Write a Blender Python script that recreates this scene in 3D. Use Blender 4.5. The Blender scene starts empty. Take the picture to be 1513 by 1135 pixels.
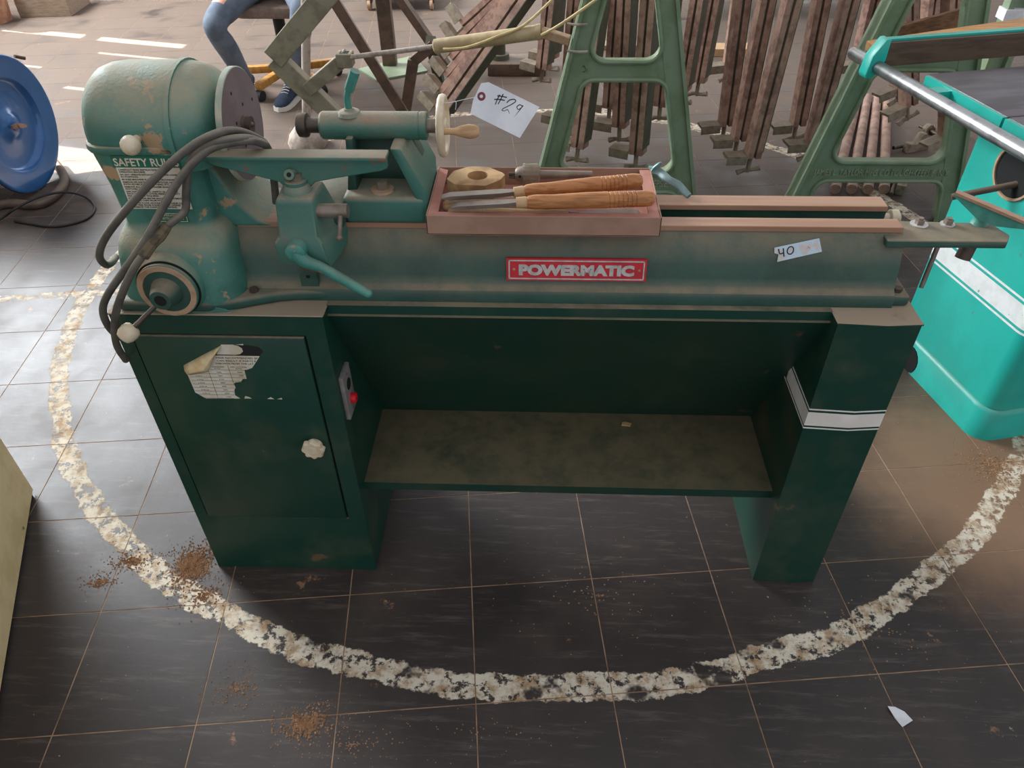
import bpy, bmesh, math, random
from mathutils import Vector, Matrix
random.seed(7)
SC = bpy.context.scene
COL = SC.collection

# ------------------------------------------------------------------ camera
W, H, F = 1513.0, 1135.0, 1108.45
CAM = Vector((0.8246, -1.145, 1.6166))
YAW, PITCH, ROLL = -0.04791, 0.70642, -0.01389
_f = Vector((math.sin(YAW) * math.cos(PITCH), math.cos(YAW) * math.cos(PITCH), -math.sin(PITCH)))
_r = Vector((math.cos(YAW), -math.sin(YAW), 0))
_u = _r.cross(_f)
_c, _s = math.cos(ROLL), math.sin(ROLL)
RIGHT, UP = _c * _r + _s * _u, -_s * _r + _c * _u
cam_d = bpy.data.cameras.new('camera')
cam = bpy.data.objects.new('camera', cam_d)
COL.objects.link(cam)
m3 = Matrix((RIGHT, UP, -_f)).transposed()
cam.matrix_world = Matrix.Translation(CAM) @ m3.to_4x4()
cam_d.sensor_fit = 'HORIZONTAL'
cam_d.sensor_width = 36.0
cam_d.lens = 36.0 * F / W
cam_d.clip_start = 0.02
SC.camera = cam

# ------------------------------------------------------------------ world, sun, daylight, exposure
wd = bpy.data.worlds.new('world'); SC.world = wd; wd.use_nodes = True
bg = wd.node_tree.nodes['Background']
bg.inputs[0].default_value = (0.90, 0.92, 1.0, 1)
bg.inputs[1].default_value = 0.42
sun_d = bpy.data.lights.new('sun', 'SUN'); sun_d.energy = 22.0; sun_d.angle = 0.006; sun_d.color = (1, 0.93, 0.82)
sun = bpy.data.objects.new('sun', sun_d); COL.objects.link(sun)
SUN_DIR = Vector((0.835, -0.218, -0.5)).normalized()          # direction the light travels
sun.rotation_euler = SUN_DIR.to_track_quat('-Z', 'Y').to_euler()
def area(name, loc, target, sx, sy, power, color):
    d = bpy.data.lights.new(name, 'AREA'); d.shape = 'RECTANGLE'; d.size = sx; d.size_y = sy; d.energy = power; d.color = color
    o = bpy.data.objects.new(name, d); COL.objects.link(o); o.location = loc
    o.rotation_euler = (Vector(target) - Vector(loc)).to_track_quat('-Z', 'Y').to_euler()
    return o
area('assumed_side_daylight', (-4.36, 4.5, 2.8), (-3.36, 4.4, 2.55), 3.0, 3.6, 760, (0.92, 0.96, 1.0))  # bare area light added for daylight assumed from back-left; no window built
area('assumed_back_daylight', (1.5, 9.5, 2.2), (1.5, 8.5, 2.1), 6.0, 3.2, 90, (1.0, 0.97, 0.92))  # weaker added area light, assumed daylight from the rear; no door built
SC.view_settings.view_transform = 'Standard'
SC.view_settings.look = 'None'
SC.view_settings.exposure = 0.88
SC.view_settings.gamma = 1.0
SC.view_settings.use_curve_mapping = False

# a pixel of the photograph carried to a chosen depth plane
def ray(u, v): return _f + RIGHT * ((u - W / 2) / F) + UP * (-(v - H / 2) / F)
def Py(u, v, y): d = ray(u, v); return CAM + d * ((y - CAM.y) / d.y)
def Pz(u, v, z=0.0): d = ray(u, v); return CAM + d * ((z - CAM.z) / d.z)

# ------------------------------------------------------------------ materials
def lin(h):
    h = h.lstrip('#'); c = [int(h[i:i + 2], 16) / 255 for i in (0, 2, 4)]
    return tuple(x / 12.92 if x <= .04045 else ((x + .055) / 1.055) ** 2.4 for x in c) + (1,)
class NT:
    def __init__(s, name):
        s.m = bpy.data.materials.new(name); s.m.use_nodes = True; s.t = s.m.node_tree
        s.b = s.t.nodes['Principled BSDF']
    def n(s, typ, **kw):
        x = s.t.nodes.new(typ)
        for k, v in kw.items():
            if k in x.inputs.keys(): x.inputs[k].default_value = v
            else: setattr(x, k, v)
        return x
    def l(s, a, b): s.t.links.new(a, b)
    def put(s, sock, v):
        if isinstance(v, bpy.types.NodeSocket): s.l(v, sock)
        else: sock.default_value = v
    def math(s, op, a, b=None, c=None, clamp=False):
        x = s.t.nodes.new('ShaderNodeMath'); x.operation = op; x.use_clamp = clamp
        for i, v in enumerate((a, b, c)):
            if v is not None: s.put(x.inputs[i], v)
        return x.outputs[0]
    def step(s, v, lo, hi):
        x = s.t.nodes.new('ShaderNodeMapRange'); x.interpolation_type = 'SMOOTHSTEP'
        s.put(x.inputs[0], v); x.inputs[1].default_value = lo; x.inputs[2].default_value = hi
        return x.outputs[0]
    def mix(s, fac, a, b):
        x = s.t.nodes.new('ShaderNodeMix'); x.data_type = 'RGBA'
        s.put(x.inputs[0], fac); s.put(x.inputs[6], a); s.put(x.inputs[7], b)
        return x.outputs[2]
    def noise(s, vec, scale, detail=4, rough=.6):
        x = s.t.nodes.new('ShaderNodeTexNoise'); s.l(vec, x.inputs['Vector'])
        x.inputs['Scale'].default_value = scale; x.inputs['Detail'].default_value = detail; x.inputs['Roughness'].default_value = rough
        return x.outputs['Fac']
def mat(name, col, col2=None, scale=9, lo=.42, hi=.62, rough=.5, metal=0, bump=0, bscale=120, dust=0, dustcol='#8f7f68',
        spots=0, spotcol='#9a7450', sscale=14, stretch=None, coat=0):
    t = NT(name); tc = t.n('ShaderNodeTexCoord').outputs['Object']
    if stretch:
        mp = t.n('ShaderNodeMapping'); mp.inputs['Scale'].default_value = stretch; t.l(tc, mp.inputs[0]); vec = mp.outputs[0]
    else: vec = tc
    c = lin(col)
    if col2: c = t.mix(t.step(t.noise(vec, scale), lo, hi), lin(col), lin(col2))
    r = rough
    if spots:
        msk = t.step(t.noise(tc, sscale, 6, .65), .70 - spots * .18, .74 - spots * .18)
        c = t.mix(msk, c, lin(spotcol))
    if dust:
        g = t.n('ShaderNodeNewGeometry'); sp = t.n('ShaderNodeSeparateXYZ'); t.l(g.outputs['Normal'], sp.inputs[0])
        up = t.step(sp.outputs[2], .1, .85)
        nz = t.math('ADD', .35, t.math('MULTIPLY', t.step(t.noise(tc, 16, 5, .7), .2, .65), .65))
        fine = t.math('MULTIPLY', t.step(t.noise(tc, 6, 5, .65), .45, .75), .13)
        d = t.math('MULTIPLY', t.math('ADD', t.math('MULTIPLY', up, nz), fine), dust, clamp=True)
        c = t.mix(d, c, lin(dustcol)); r = t.math('ADD', rough, t.math('MULTIPLY', d, .35), clamp=True)
    t.put(t.b.inputs['Base Color'], c); t.put(t.b.inputs['Roughness'], r)
    t.b.inputs['Metallic'].default_value = metal
    if coat: t.b.inputs['Coat Weight'].default_value = coat
    if bump:
        bp = t.n('ShaderNodeBump'); bp.inputs['Strength'].default_value = bump; bp.inputs['Distance'].default_value = .002
        t.l(t.noise(tc, bscale, 3), bp.inputs['Height']); t.l(bp.outputs[0], t.b.inputs['Normal'])
    return t.m
M = {}
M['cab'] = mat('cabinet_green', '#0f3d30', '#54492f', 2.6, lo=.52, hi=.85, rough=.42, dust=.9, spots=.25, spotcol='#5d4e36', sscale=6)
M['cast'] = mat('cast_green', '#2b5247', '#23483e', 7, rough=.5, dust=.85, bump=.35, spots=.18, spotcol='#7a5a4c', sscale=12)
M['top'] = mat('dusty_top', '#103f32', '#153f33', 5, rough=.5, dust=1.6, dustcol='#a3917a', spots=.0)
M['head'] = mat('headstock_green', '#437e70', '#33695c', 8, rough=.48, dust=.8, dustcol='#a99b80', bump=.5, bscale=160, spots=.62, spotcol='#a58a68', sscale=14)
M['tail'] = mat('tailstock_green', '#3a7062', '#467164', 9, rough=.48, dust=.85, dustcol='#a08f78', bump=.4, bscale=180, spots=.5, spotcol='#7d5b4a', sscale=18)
M['teal'] = mat('teal_lever', '#4a9688', '#3a8174', 20, rough=.4, dust=.4, bump=.3, spots=.25, spotcol='#98806c', sscale=40)
M['panel'] = mat('panel_green', '#0e3a2e', '#1c3a2c', 4, rough=.45, dust=.85, dustcol='#73674d', spots=.2, spotcol='#5a4b35', sscale=5)  # shelf and back panel: dark green paint with brown dust
M['way'] = mat('way_steel', '#b08b70', '#a17a60', 6, rough=.5, metal=.1, stretch=(.3, 6, 3))
M['steel'] = mat('dull_steel', '#8b8074', '#75695e', 30, rough=.42, metal=.35, dust=.4)
M['dsteel'] = mat('dark_steel', '#4a443f', '#5c4e45', 25, rough=.5, metal=.6, dust=.3)
M['chrome'] = mat('rail_chrome', '#b9bdbf', '#8d8f90', 14, rough=.28, metal=.9, dust=.3)
M['cream'] = mat('cream_plastic', '#dccdb2', '#cdbb9b', 20, rough=.45, bump=.1)
M['fplate'] = mat('faceplate_grey', '#7b6a6c', '#6c5b5e', 12, rough=.6, metal=.15, dust=.5, dustcol='#b5ab97')
M['rim'] = mat('faceplate_rim', '#b3ad98', '#9aa491', 30, rough=.6, bump=.3)
M['tan'] = mat('tan_gasket', '#b99a7c', '#a88868', 30, rough=.7)
M['red'] = mat('badge_red', '#c8202c', '#b81c28', 30, rough=.4)
M['silver'] = mat('badge_silver', '#c9c5c0', '#b4afa9', 60, rough=.4, metal=.3)
M['white'] = mat('white_paint', '#f2efe8', '#e6e1d6', 12, rough=.5, spots=.12, spotcol='#b09070', sscale=10)
M['paper'] = mat('paper', '#e6e7ea', '#d8dade', 14, rough=.8)
M['lab'] = mat('label_paper', '#d9d3c2', '#cbbfa6', 20, rough=.75, spots=.12, spotcol='#b48d62', sscale=20)
M['curl'] = mat('label_back', '#e2cfa5', '#d3b887', 30, rough=.75)
M['ink'] = mat('ink', '#1b1a1b', rough=.7)
M['labgreen'] = mat('label_green', '#11694f', '#0f5f48', 20, rough=.5)
M['black'] = mat('black_gap', '#080a0a', rough=.8)
M['rubber'] = mat('cord_rubber', '#5c5850', '#4a4741', 25, rough=.65, dust=.7, dustcol='#9a8f7c', bump=.2)
M['tape'] = mat('frayed_tape', '#6d6048', '#4d4638', 50, rough=.85, bump=.8, bscale=200)
M['grey'] = mat('switch_grey', '#8d8984', '#7d7974', 30, rough=.5)
M['redplastic'] = mat('stop_red', '#d5182a', rough=.35)
M['card'] = mat('cardboard', '#a88571', '#9b7966', 10, rough=.85, dust=.2)
M['cardin'] = mat('cardboard_inside', '#b98373', '#a8705f', 9, rough=.85)
M['handle'] = mat('handle_wood', '#b87c48', '#9a6435', 6, rough=.5, stretch=(3, 30, 30), spots=.08, spotcol='#7a5636')
M['paleh'] = mat('pale_wood', '#c3a077', '#b08a60', 6, rough=.65, stretch=(4, 25, 25))
M['blade'] = mat('chisel_steel', '#8d8175', '#7a6c60', 12, rough=.4, metal=.6)
M['log'] = mat('raw_wood', '#bb986a', '#8e6b45', 14, rough=.8, bump=.5, bscale=60)
M['turq'] = mat('turquoise_paint', '#22b3a4', '#1fa698', 4, rough=.35, spots=.2, spotcol='#5e8d84', sscale=26, dust=.3)
M['saww'] = mat('stripe_white', '#e9ecea', '#dfe3e0', 30, rough=.4, spots=.18, spotcol='#7f8c88', sscale=40)
M['iron'] = mat('cast_iron_table', '#6b6466', '#5a5455', 5, rough=.35, metal=.5, stretch=(1, 4, 1))
M['walnut'] = mat('fence_wood', '#5f4a3b', '#4d3b2f', 6, rough=.45, stretch=(1.5, 12, 14))
M['pine'] = mat('pine_board', '#d3a06c', '#c28d58', 5, rough=.6, stretch=(2, 14, 20))
M['brownb'] = mat('brown_board', '#8a6042', '#6d4830', 5, rough=.6, stretch=(2, 14, 20))
M['frame'] = mat('rack_green', '#82957a', '#748868', 8, rough=.45, dust=.35, dustcol='#8d8b70', bump=.25, spots=.1, spotcol='#3f4d3a')
M['letter'] = mat('dusty_letter', '#a9b096', '#98a085', 20, rough=.6)
M['rust'] = mat('rusty_bar', '#ad8a78', '#856558', 16, rough=.65, bump=.4, dust=.35, dustcol='#9a8270')
M['rust2'] = mat('dark_bar', '#565848', '#45483a', 10, rough=.6, dust=.3)
M['jaw'] = mat('jaw_iron', '#978a76', '#7a6c5c', 25, rough=.6, metal=.2, dust=.5)
M['armgreen'] = mat('grey_green_steel', '#8f8a74', '#7a735e', 16, rough=.6, dust=.4, dustcol='#b3a58a', spots=.3, spotcol='#8a6446', sscale=14)
M['brownst'] = mat('brown_angle', '#6b5546', '#54443a', 14, rough=.6, dust=.3)
M['pole'] = mat('chalky_pole', '#b7aa9c', '#94877b', 18, rough=.7)
M['cyl'] = mat('cylinder_cream', '#c2ad86', '#a99570', 10, rough=.6, spots=.12, spotcol='#7c8a62')
M['hose'] = mat('air_hose', '#d0bb84', '#bfa874', 30, rough=.5)
M['blue'] = mat('reel_blue', '#3a6ea8', '#33649b', 5, rough=.28, metal=.2, coat=.3)
M['dhose'] = mat('brown_hose', '#5a4840', '#473a34', 20, rough=.6, dust=.4)
M['bcable'] = mat('black_cable', '#1c1a1a', rough=.5)
M['jeans'] = mat('jeans', '#6d7887', '#5a6675', 10, rough=.85, bump=.3, bscale=300)
M['shirt'] = mat('dark_shirt', '#2b2f37', '#252930', 8, rough=.9)
M['skin'] = mat('skin', '#d79d86', '#cc8f78', 10, rough=.55)
M['hair'] = mat('hair', '#3a2c22', '#2c211a', 40, rough=.7)
M['shoe'] = mat('navy_canvas', '#26364f', '#1f2d43', 30, rough=.8, bump=.3)
M['sole'] = mat('white_sole', '#d8d4cb', rough=.6)
M['seat'] = mat('seat_fabric', '#8b7668', '#7d6a5e', 30, rough=.9)
M['ywood'] = mat('yellow_wood', '#c08a3c', '#a8742e', 8, rough=.4, stretch=(6, 6, 1))
M['beige'] = mat('beige_panel', '#e0cb9c', '#d3bd8c', 10, rough=.6, spots=.08, spotcol='#7a5f42', sscale=10)
M['terra'] = mat('peach_bucket', '#d2a284', '#b98668', 12, rough=.7)
M['crate'] = mat('grey_wood', '#9a8672', '#87745f', 6, rough=.75, stretch=(2, 14, 14))
M['dirt'] = mat('sawdust', '#a5805f', '#8a6748', 60, rough=.95)
M['grout'] = mat('joint_dirt', '#a98a6e', '#86694f', 14, rough=.95)
M['rred'] = mat('red_paint', '#b3202c', '#9c1c27', 12, rough=.4)
M['wallm'] = mat('wall_paint', '#b3aea3', '#a39d92', 2, rough=.8)

RING_C, RING_R = (0.7973, 1.4391), 1.7468
def tile_mat():
    t = NT('vinyl_tile'); g = t.n('ShaderNodeNewGeometry'); pos = g.outputs['Position']
    sp = t.n('ShaderNodeSeparateXYZ'); t.l(pos, sp.inputs[0]); x, y = sp.outputs[0], sp.outputs[1]
    rnd = t.n('ShaderNodeObjectInfo').outputs['Random']
    c = t.mix(rnd, lin('#38322f'), lin('#443d39'))
    c = t.mix(t.math('MULTIPLY', t.step(t.noise(pos, 2.2, 6, .65), .4, .7), .5), c, lin('#2b2624'))
    mp = t.n('ShaderNodeMapping'); mp.inputs['Scale'].default_value = (1, 9, 1); mp.inputs['Rotation'].default_value = (0, 0, .5); t.l(pos, mp.inputs[0])
    scuff = t.math('MULTIPLY', t.step(t.noise(mp.outputs[0], 5, 7, .75), .5, .75), .38)
    c = t.mix(scuff, c, lin('#857a70'))
    # brown dust, thick at the back of the shop and beside the saw
    far = t.step(y, .5, 3.4)
    dn = t.noise(pos, 3.3, 7, .68)
    d1 = t.math('MULTIPLY', t.step(t.math('ADD', dn, t.math('MULTIPLY', far, .22)), .45, .74), t.math('ADD', .12, t.math('MULTIPLY', far, .55)))
    c = t.mix(d1, c, lin('#7c6a5c'))
    dx = t.math('SUBTRACT', x, 2.15); dy = t.math('SUBTRACT', y, .35)
    sd = t.math('SQRT', t.math('ADD', t.math('MULTIPLY', dx, dx), t.math('MULTIPLY', dy, dy)))
    sm = t.math('MULTIPLY', t.step(t.math('ADD', sd, t.math('MULTIPLY', dn, .5)), .85, .45), .8)
    c = t.mix(sm, c, lin('#93735a'))
    # dirt flecks and patches
    c = t.mix(t.math('MULTIPLY', t.step(t.noise(pos, 6, 8, .75), .63, .68), .8), c, lin('#9b7457'))
    c = t.mix(t.math('MULTIPLY', t.step(t.noise(pos, 48, 4, .65), .70, .725), .75), c, lin('#b5a18c'))
    # worn white ring and lines
    def band(dist, half, keep):
        wob = t.math('MULTIPLY', t.math('SUBTRACT', t.noise(pos, 16, 5, .7), .5), .055)
        wob2 = t.math('MULTIPLY', t.math('SUBTRACT', t.noise(pos, 3.1, 2, .5), .5), .05)
        a = t.math('ABSOLUTE', t.math('ADD', dist, t.math('ADD', wob, wob2)))
        edge = t.step(a, half + .002, half - .002)
        flake = t.step(t.noise(pos, 34, 7, .75), keep + .03, keep - .03)
        big = t.step(t.noise(pos, 9, 4, .6), keep + .10, keep + .02)
        return t.math('MULTIPLY', edge, t.math('MULTIPLY', flake, big))
    rx = t.math('SUBTRACT', x, RING_C[0]); ry = t.math('SUBTRACT', y, RING_C[1])
    rr = t.math('SUBTRACT', t.math('SQRT', t.math('ADD', t.math('MULTIPLY', rx, rx), t.math('MULTIPLY', ry, ry))), RING_R)
    pm = band(rr, .030, .545)
    ld = t.math('SUBTRACT', y, t.math('ADD', 1.362, t.math('MULTIPLY', x, .122)))
    lm = t.math('MULTIPLY', band(ld, .022, .53), t.step(x, -.55, -.6))
    l2 = t.math('SUBTRACT', y, t.math('ADD', 3.89, t.math('MULTIPLY', x, -.59)))
    lm2 = t.math('MULTIPLY', band(l2, .022, .5), t.math('MULTIPLY', t.step(x, .9, .95), t.step(y, 2.3, 2.4)))
    pm = t.math('MAXIMUM', pm, t.math('MAXIMUM', lm, lm2))
    pc = t.mix(t.step(t.noise(pos, 22, 5, .7), .42, .64), lin('#ddd3be'), lin('#a98d6c'))
    c = t.mix(t.math('MULTIPLY', pm, .95), c, pc)
    t.l(c, t.b.inputs['Base Color'])
    r = t.math('ADD', .32, t.math('ADD', t.math('MULTIPLY', dn, .22), t.math('MULTIPLY', t.math('MAXIMUM', d1, pm), .5)), clamp=True)
    t.l(r, t.b.inputs['Roughness']); t.b.inputs['Specular IOR Level'].default_value = .32
    bp = t.n('ShaderNodeBump'); bp.inputs['Strength'].default_value = .25; bp.inputs['Distance'].default_value = .002
    t.l(t.math('ADD', t.math('MULTIPLY', pm, .6), t.noise(pos, 40, 4)), bp.inputs['Height']); t.l(bp.outputs[0], t.b.inputs['Normal'])
    return t.m
M['tile'] = tile_mat()

# ------------------------------------------------------------------ mesh helpers
class B:
    def __init__(s): s.bm = bmesh.new()
    def poly(s, pts, face=True):
        vs = [s.bm.verts.new(p) for p in pts]
        if face: s.bm.faces.new(vs)
        return vs
    def box(s, x0, x1, y0, y1, z0, z1, M4=None):
        c = [(x, y, z) for z in (z0, z1) for x, y in ((x0, y0), (x1, y0), (x1, y1), (x0, y1))]
        v = [s.bm.verts.new(M4 @ Vector(p) if M4 else p) for p in c]
        for f in ((3, 2, 1, 0), (4, 5, 6, 7), (0, 1, 5, 4), (1, 2, 6, 5), (2, 3, 7, 6), (3, 0, 4, 7)): s.bm.faces.new([v[i] for i in f])
        return s
    def loft(s, loops, cap=True, closed=True):
        L = [[s.bm.verts.new(p) for p in lp] for lp in loops]; n = len(L[0])
        for a, b in zip(L, L[1:]):
            for i in range(n if closed else n - 1):
                j = (i + 1) % n
                s.bm.faces.new((a[i], a[j], b[j], b[i]))
        if cap and closed: s.bm.faces.new(L[0][::-1]); s.bm.faces.new(L[-1])
        return s
    def lathe(s, p0, axis, prof, n=28, cap=True):
        p0 = Vector(p0); ax = Vector(axis).normalized(); a = ax.orthogonal().normalized(); b = ax.cross(a)
        return s.loft([[p0 + ax * t + (a * math.cos(2 * math.pi * k / n) + b * math.sin(2 * math.pi * k / n)) * max(r, 1e-5) for k in range(n)] for t, r in prof], cap)
    def cyl(s, p0, p1, r0, r1=None, n=20):
        p0, p1 = Vector(p0), Vector(p1); r1 = r0 if r1 is None else r1
        return s.lathe(p0, p1 - p0, [(0, r0), ((p1 - p0).length, r1)], n)
    def tube(s, pts, r, n=10, sub=6, flat=1.0):
        P = [Vector(p) for p in pts]; rs = r if isinstance(r, (list, tuple)) else [r] * len(P)
        C, RR = [], []
        for i in range(len(P) - 1):
            a, b, c, d = P[max(i - 1, 0)], P[i], P[i + 1], P[min(i + 2, len(P) - 1)]
            for k in range(sub):
                t = k / sub
                C.append(.5 * ((2 * b) + (c - a) * t + (2 * a - 5 * b + 4 * c - d) * t * t + (3 * b - a - 3 * c + d) * t ** 3))
                RR.append(rs[i] * (1 - t) + rs[i + 1] * t)
        C.append(P[-1]); RR.append(rs[-1])
        T = [(C[min(i + 1, len(C) - 1)] - C[max(i - 1, 0)]).normalized() for i in range(len(C))]
        up = T[0].orthogonal().normalized(); loops = []
        for c, t, q in zip(C, T, RR):
            up = (up - t * up.dot(t)).normalized(); sd = t.cross(up)
            loops.append([c + up * math.cos(2 * math.pi * k / n) * q + sd * math.sin(2 * math.pi * k / n) * q * flat for k in range(n)])
        return s.loft(loops)
    def prism(s, poly, ax, d0, d1):
        # polygon in the two other axes, extruded along axis ax from d0 to d1
        def P(p, d): return {'x': (d, p[0], p[1]), 'y': (p[0], d, p[1]), 'z': (p[0], p[1], d)}[ax]
        return s.loft([[P(p, d0) for p in poly], [P(p, d1) for p in poly]])
    def ball(s, c, r, sc=(1, 1, 1), n=16):
        c = Vector(c); k = n // 2
        return s.loft([[c + Vector((math.sin(math.pi * i / k) * math.cos(2 * math.pi * j / n) * r * sc[0], math.sin(math.pi * i / k) * math.sin(2 * math.pi * j / n) * r * sc[1], -math.cos(math.pi * i / k) * r * sc[2])) if 0 < i < k else c + Vector((1e-5 * math.cos(2 * math.pi * j / n), 1e-5 * math.sin(2 * math.pi * j / n), (-r if i == 0 else r) * sc[2])) for j in range(n)] for i in range(k + 1)])
    def xf(s, m): bmesh.ops.transform(s.bm, matrix=m, verts=s.bm.verts); return s
    def bev(s, w, seg=2, ang=30):
        bmesh.ops.remove_doubles(s.bm, verts=s.bm.verts, dist=1e-6)
        bmesh.ops.recalc_face_normals(s.bm, faces=s.bm.faces)
        es = [e for e in s.bm.edges if len(e.link_faces) == 2 and e.calc_face_angle(0) > math.radians(ang)]
        bmesh.ops.bevel(s.bm, geom=es, offset=w, segments=seg, affect='EDGES', profile=.5, clamp_overlap=True)
        return s
    def mesh(s, name, ang=35):
        bmesh.ops.recalc_face_normals(s.bm, faces=s.bm.faces)
        me = bpy.data.meshes.new(name); s.bm.to_mesh(me); s.bm.free()
        me.polygons.foreach_set('use_smooth', [True] * len(me.polygons))
        me.set_sharp_from_angle(angle=math.radians(ang))
        return me
def link(name, me, m=None, parent=None):
    o = bpy.data.objects.new(name, me); COL.objects.link(o)
    if m is not None and me is not None and len(me.materials) == 0: me.materials.append(M[m] if isinstance(m, str) else m)
    if parent is not None: o.parent = parent
    return o
def part(name, b, m, parent, label=None, ang=35):
    o = link(name, b.mesh(name, ang), m, parent)
    if label: o['label'] = label
    return o
def tag(o, label, cat, group=None, kind=None):
    o['label'] = label; o['category'] = cat
    if group: o['group'] = group
    if kind: o['kind'] = kind
    return o
def thing(name, label, cat, loc=(0, 0, 0), rz=0, group=None):
    o = bpy.data.objects.new(name, None); COL.objects.link(o); o.location = loc; o.rotation_euler = (0, 0, rz); o.empty_display_size = .1
    return tag(o, label, cat, group)
def copy_tree(o, parent=None):
    c = o.copy(); COL.objects.link(c); c.parent = parent
    for ch in [x for x in bpy.data.objects if x.parent == o]: copy_tree(ch, c)
    return c
def text_mesh(body, size, depth=0.0004, shear=0, bold=0, align='LEFT', space=1.0, line=1.0):
    cu = bpy.data.curves.new('t', 'FONT'); cu.body = body; cu.size = size; cu.extrude = depth; cu.shear = shear; cu.offset = bold
    cu.align_x = align; cu.space_character = space; cu.space_line = line; cu.resolution_u = 3
    o = bpy.data.objects.new('t', cu); COL.objects.link(o)
    bpy.context.view_layer.update()
    me = bpy.data.meshes.new_from_object(o.evaluated_get(bpy.context.evaluated_depsgraph_get()))
    bpy.data.objects.remove(o); bpy.data.curves.remove(cu)
    me.materials.clear()
    return me
def text(name, body, size, m, parent, o, ex, ey, width=None, **kw):
    """flat lettering: origin o, baseline direction ex, up direction ey (world/root coordinates)"""
    me = text_mesh(body, size, **kw)
    ex, ey = Vector(ex).normalized(), Vector(ey).normalized(); ez = ex.cross(ey)
    sx = 1.0
    if width:
        xs = [v.co.x for v in me.vertices]; sx = width / (max(xs) - min(xs))
    R = Matrix((ex * sx, ey, ez)).transposed().to_4x4(); R.translation = Vector(o)
    me.transform(R)
    return link(name, me, m, parent)
def rrect(x0, x1, y0, y1, r, z, n=5):
    pts = []
    for cx, cy, a0 in ((x1 - r, y1 - r, 0), (x0 + r, y1 - r, 90), (x0 + r, y0 + r, 180), (x1 - r, y0 + r, 270)):
        for k in range(n + 1):
            a = math.radians(a0 + 90 * k / n); pts.append((cx + r * math.cos(a), cy + r * math.sin(a), z))
    return pts

# ------------------------------------------------------------------ setting: floor, wall
T = 0.3048; GYAW, GX, GY = 0.1104, 0.3598, -0.0765
fl = B().box(-9, 10, -4, 14, -.06, -.0008)
floor = link('floor', fl.mesh('floor'), 'grout'); tag(floor, 'dark vinyl tile shop floor with worn white painted ring', 'floor', kind='structure')
tb = B().box(-T / 2 + .0013, T / 2 - .0013, -T / 2 + .0013, T / 2 - .0013, -.0015, 0)
tm = tb.bev(.0004, 1).mesh('tile'); tm.materials.append(M['tile'])
cand = []
cg, sg = math.cos(GYAW), math.sin(GYAW)
def visible(p):
    d = p - CAM; z = d.dot(_f)
    if z < .2: return False
    return -90 < W / 2 + F * d.dot(RIGHT) / z < W + 90 and -60 < H / 2 - F * d.dot(UP) / z < H + 90
for i in range(-30, 30):
    for j in range(-12, 42):
        a, b2 = (i + .5) * T, (j + .5) * T
        p = Vector((GX + cg * a - sg * b2, GY + sg * a + cg * b2, 0))
        cand.append((not visible(p), (p - CAM).length, p))
cand.sort(key=lambda q: (q[0], q[1]))
rest = bmesh.new()
for k, (hid, dist, p) in enumerate(cand):
    if k < 300 and not hid:
        o = link('tile', tm, None, floor); o.location = p; o.rotation_euler = (0, 0, GYAW)
    elif -7 < p.x < 8:
        n0 = len(rest.verts); tmp = bmesh.new(); tmp.from_mesh(tm)
        q = Matrix.Translation(p) @ Matrix.Rotation(GYAW, 4, 'Z')
        vm = [rest.verts.new(q @ v.co) for v in tmp.verts]
        for f in tmp.faces:
            if f.normal.z > -.5: rest.faces.new([vm[v.index] for v in f.verts])
        tmp.free()
me = bpy.data.meshes.new('tile_field'); rest.to_mesh(me); rest.free(); me.materials.append(M['tile'])
o = link('tile_field', me, None, floor); o['kind'] = 'stuff'

# unseen left wall blocking the low sun, with gaps shaped for floor streaks
def holed_wall(x, ys, zs, holes):
    Y = sorted(set([ys[0], ys[1]] + [h for q in holes for h in q[:2]])); Z = sorted(set([zs[0], zs[1]] + [h for q in holes for h in q[2:]]))
    b = B()
    for y0, y1 in zip(Y, Y[1:]):
        for z0, z1 in zip(Z, Z[1:]):
            if any(q[0] <= (y0 + y1) / 2 <= q[1] and q[2] <= (z0 + z1) / 2 <= q[3] for q in holes): continue
            b.box(x - .05, x, y0, y1, z0, z1)
    return b
WX = -4.45
holes = []
def gap(xa, ya, xb, width):
    """a slot in the wall whose sunlight falls on the floor from (xa,ya) to x=xb"""
    k = -SUN_DIR / SUN_DIR.x
    z0, z1 = (xa - WX) * -SUN_DIR.z / SUN_DIR.x, (xb - WX) * -SUN_DIR.z / SUN_DIR.x
    yw = ya + (xa - WX) * -SUN_DIR.y / SUN_DIR.x
    holes.append((yw - width / 2, yw + width / 2, z0, z1))
gap(-3.3, 4.82, -2.55, .10); gap(-2.45, 4.58, -1.70, .10); gap(-2.30, 4.25, -1.5, .045); gap(-2.9, 4.03, -2.5, .04)
gap(-2.2, 3.56, -1.7, .05); gap(-2.7, 3.03, -2.2, .05); gap(-2.25, 2.55, -.95, .48)
wl = holed_wall(WX, (-6, 12), (-.05, 6), holes)
o = link('wall_left', wl.mesh('wall_left'), 'wallm'); tag(o, 'unseen painted shop wall with gaps shaped for sun streaks', 'wall', kind='structure')

# ------------------------------------------------------------------ the wood lathe
WC, L1, L2, HT = .4127, 1.3723, 1.5247, .80
lathe = thing('wood_lathe', 'green cast iron wood lathe on cabinet and leg with red nameplate', 'lathe')
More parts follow.
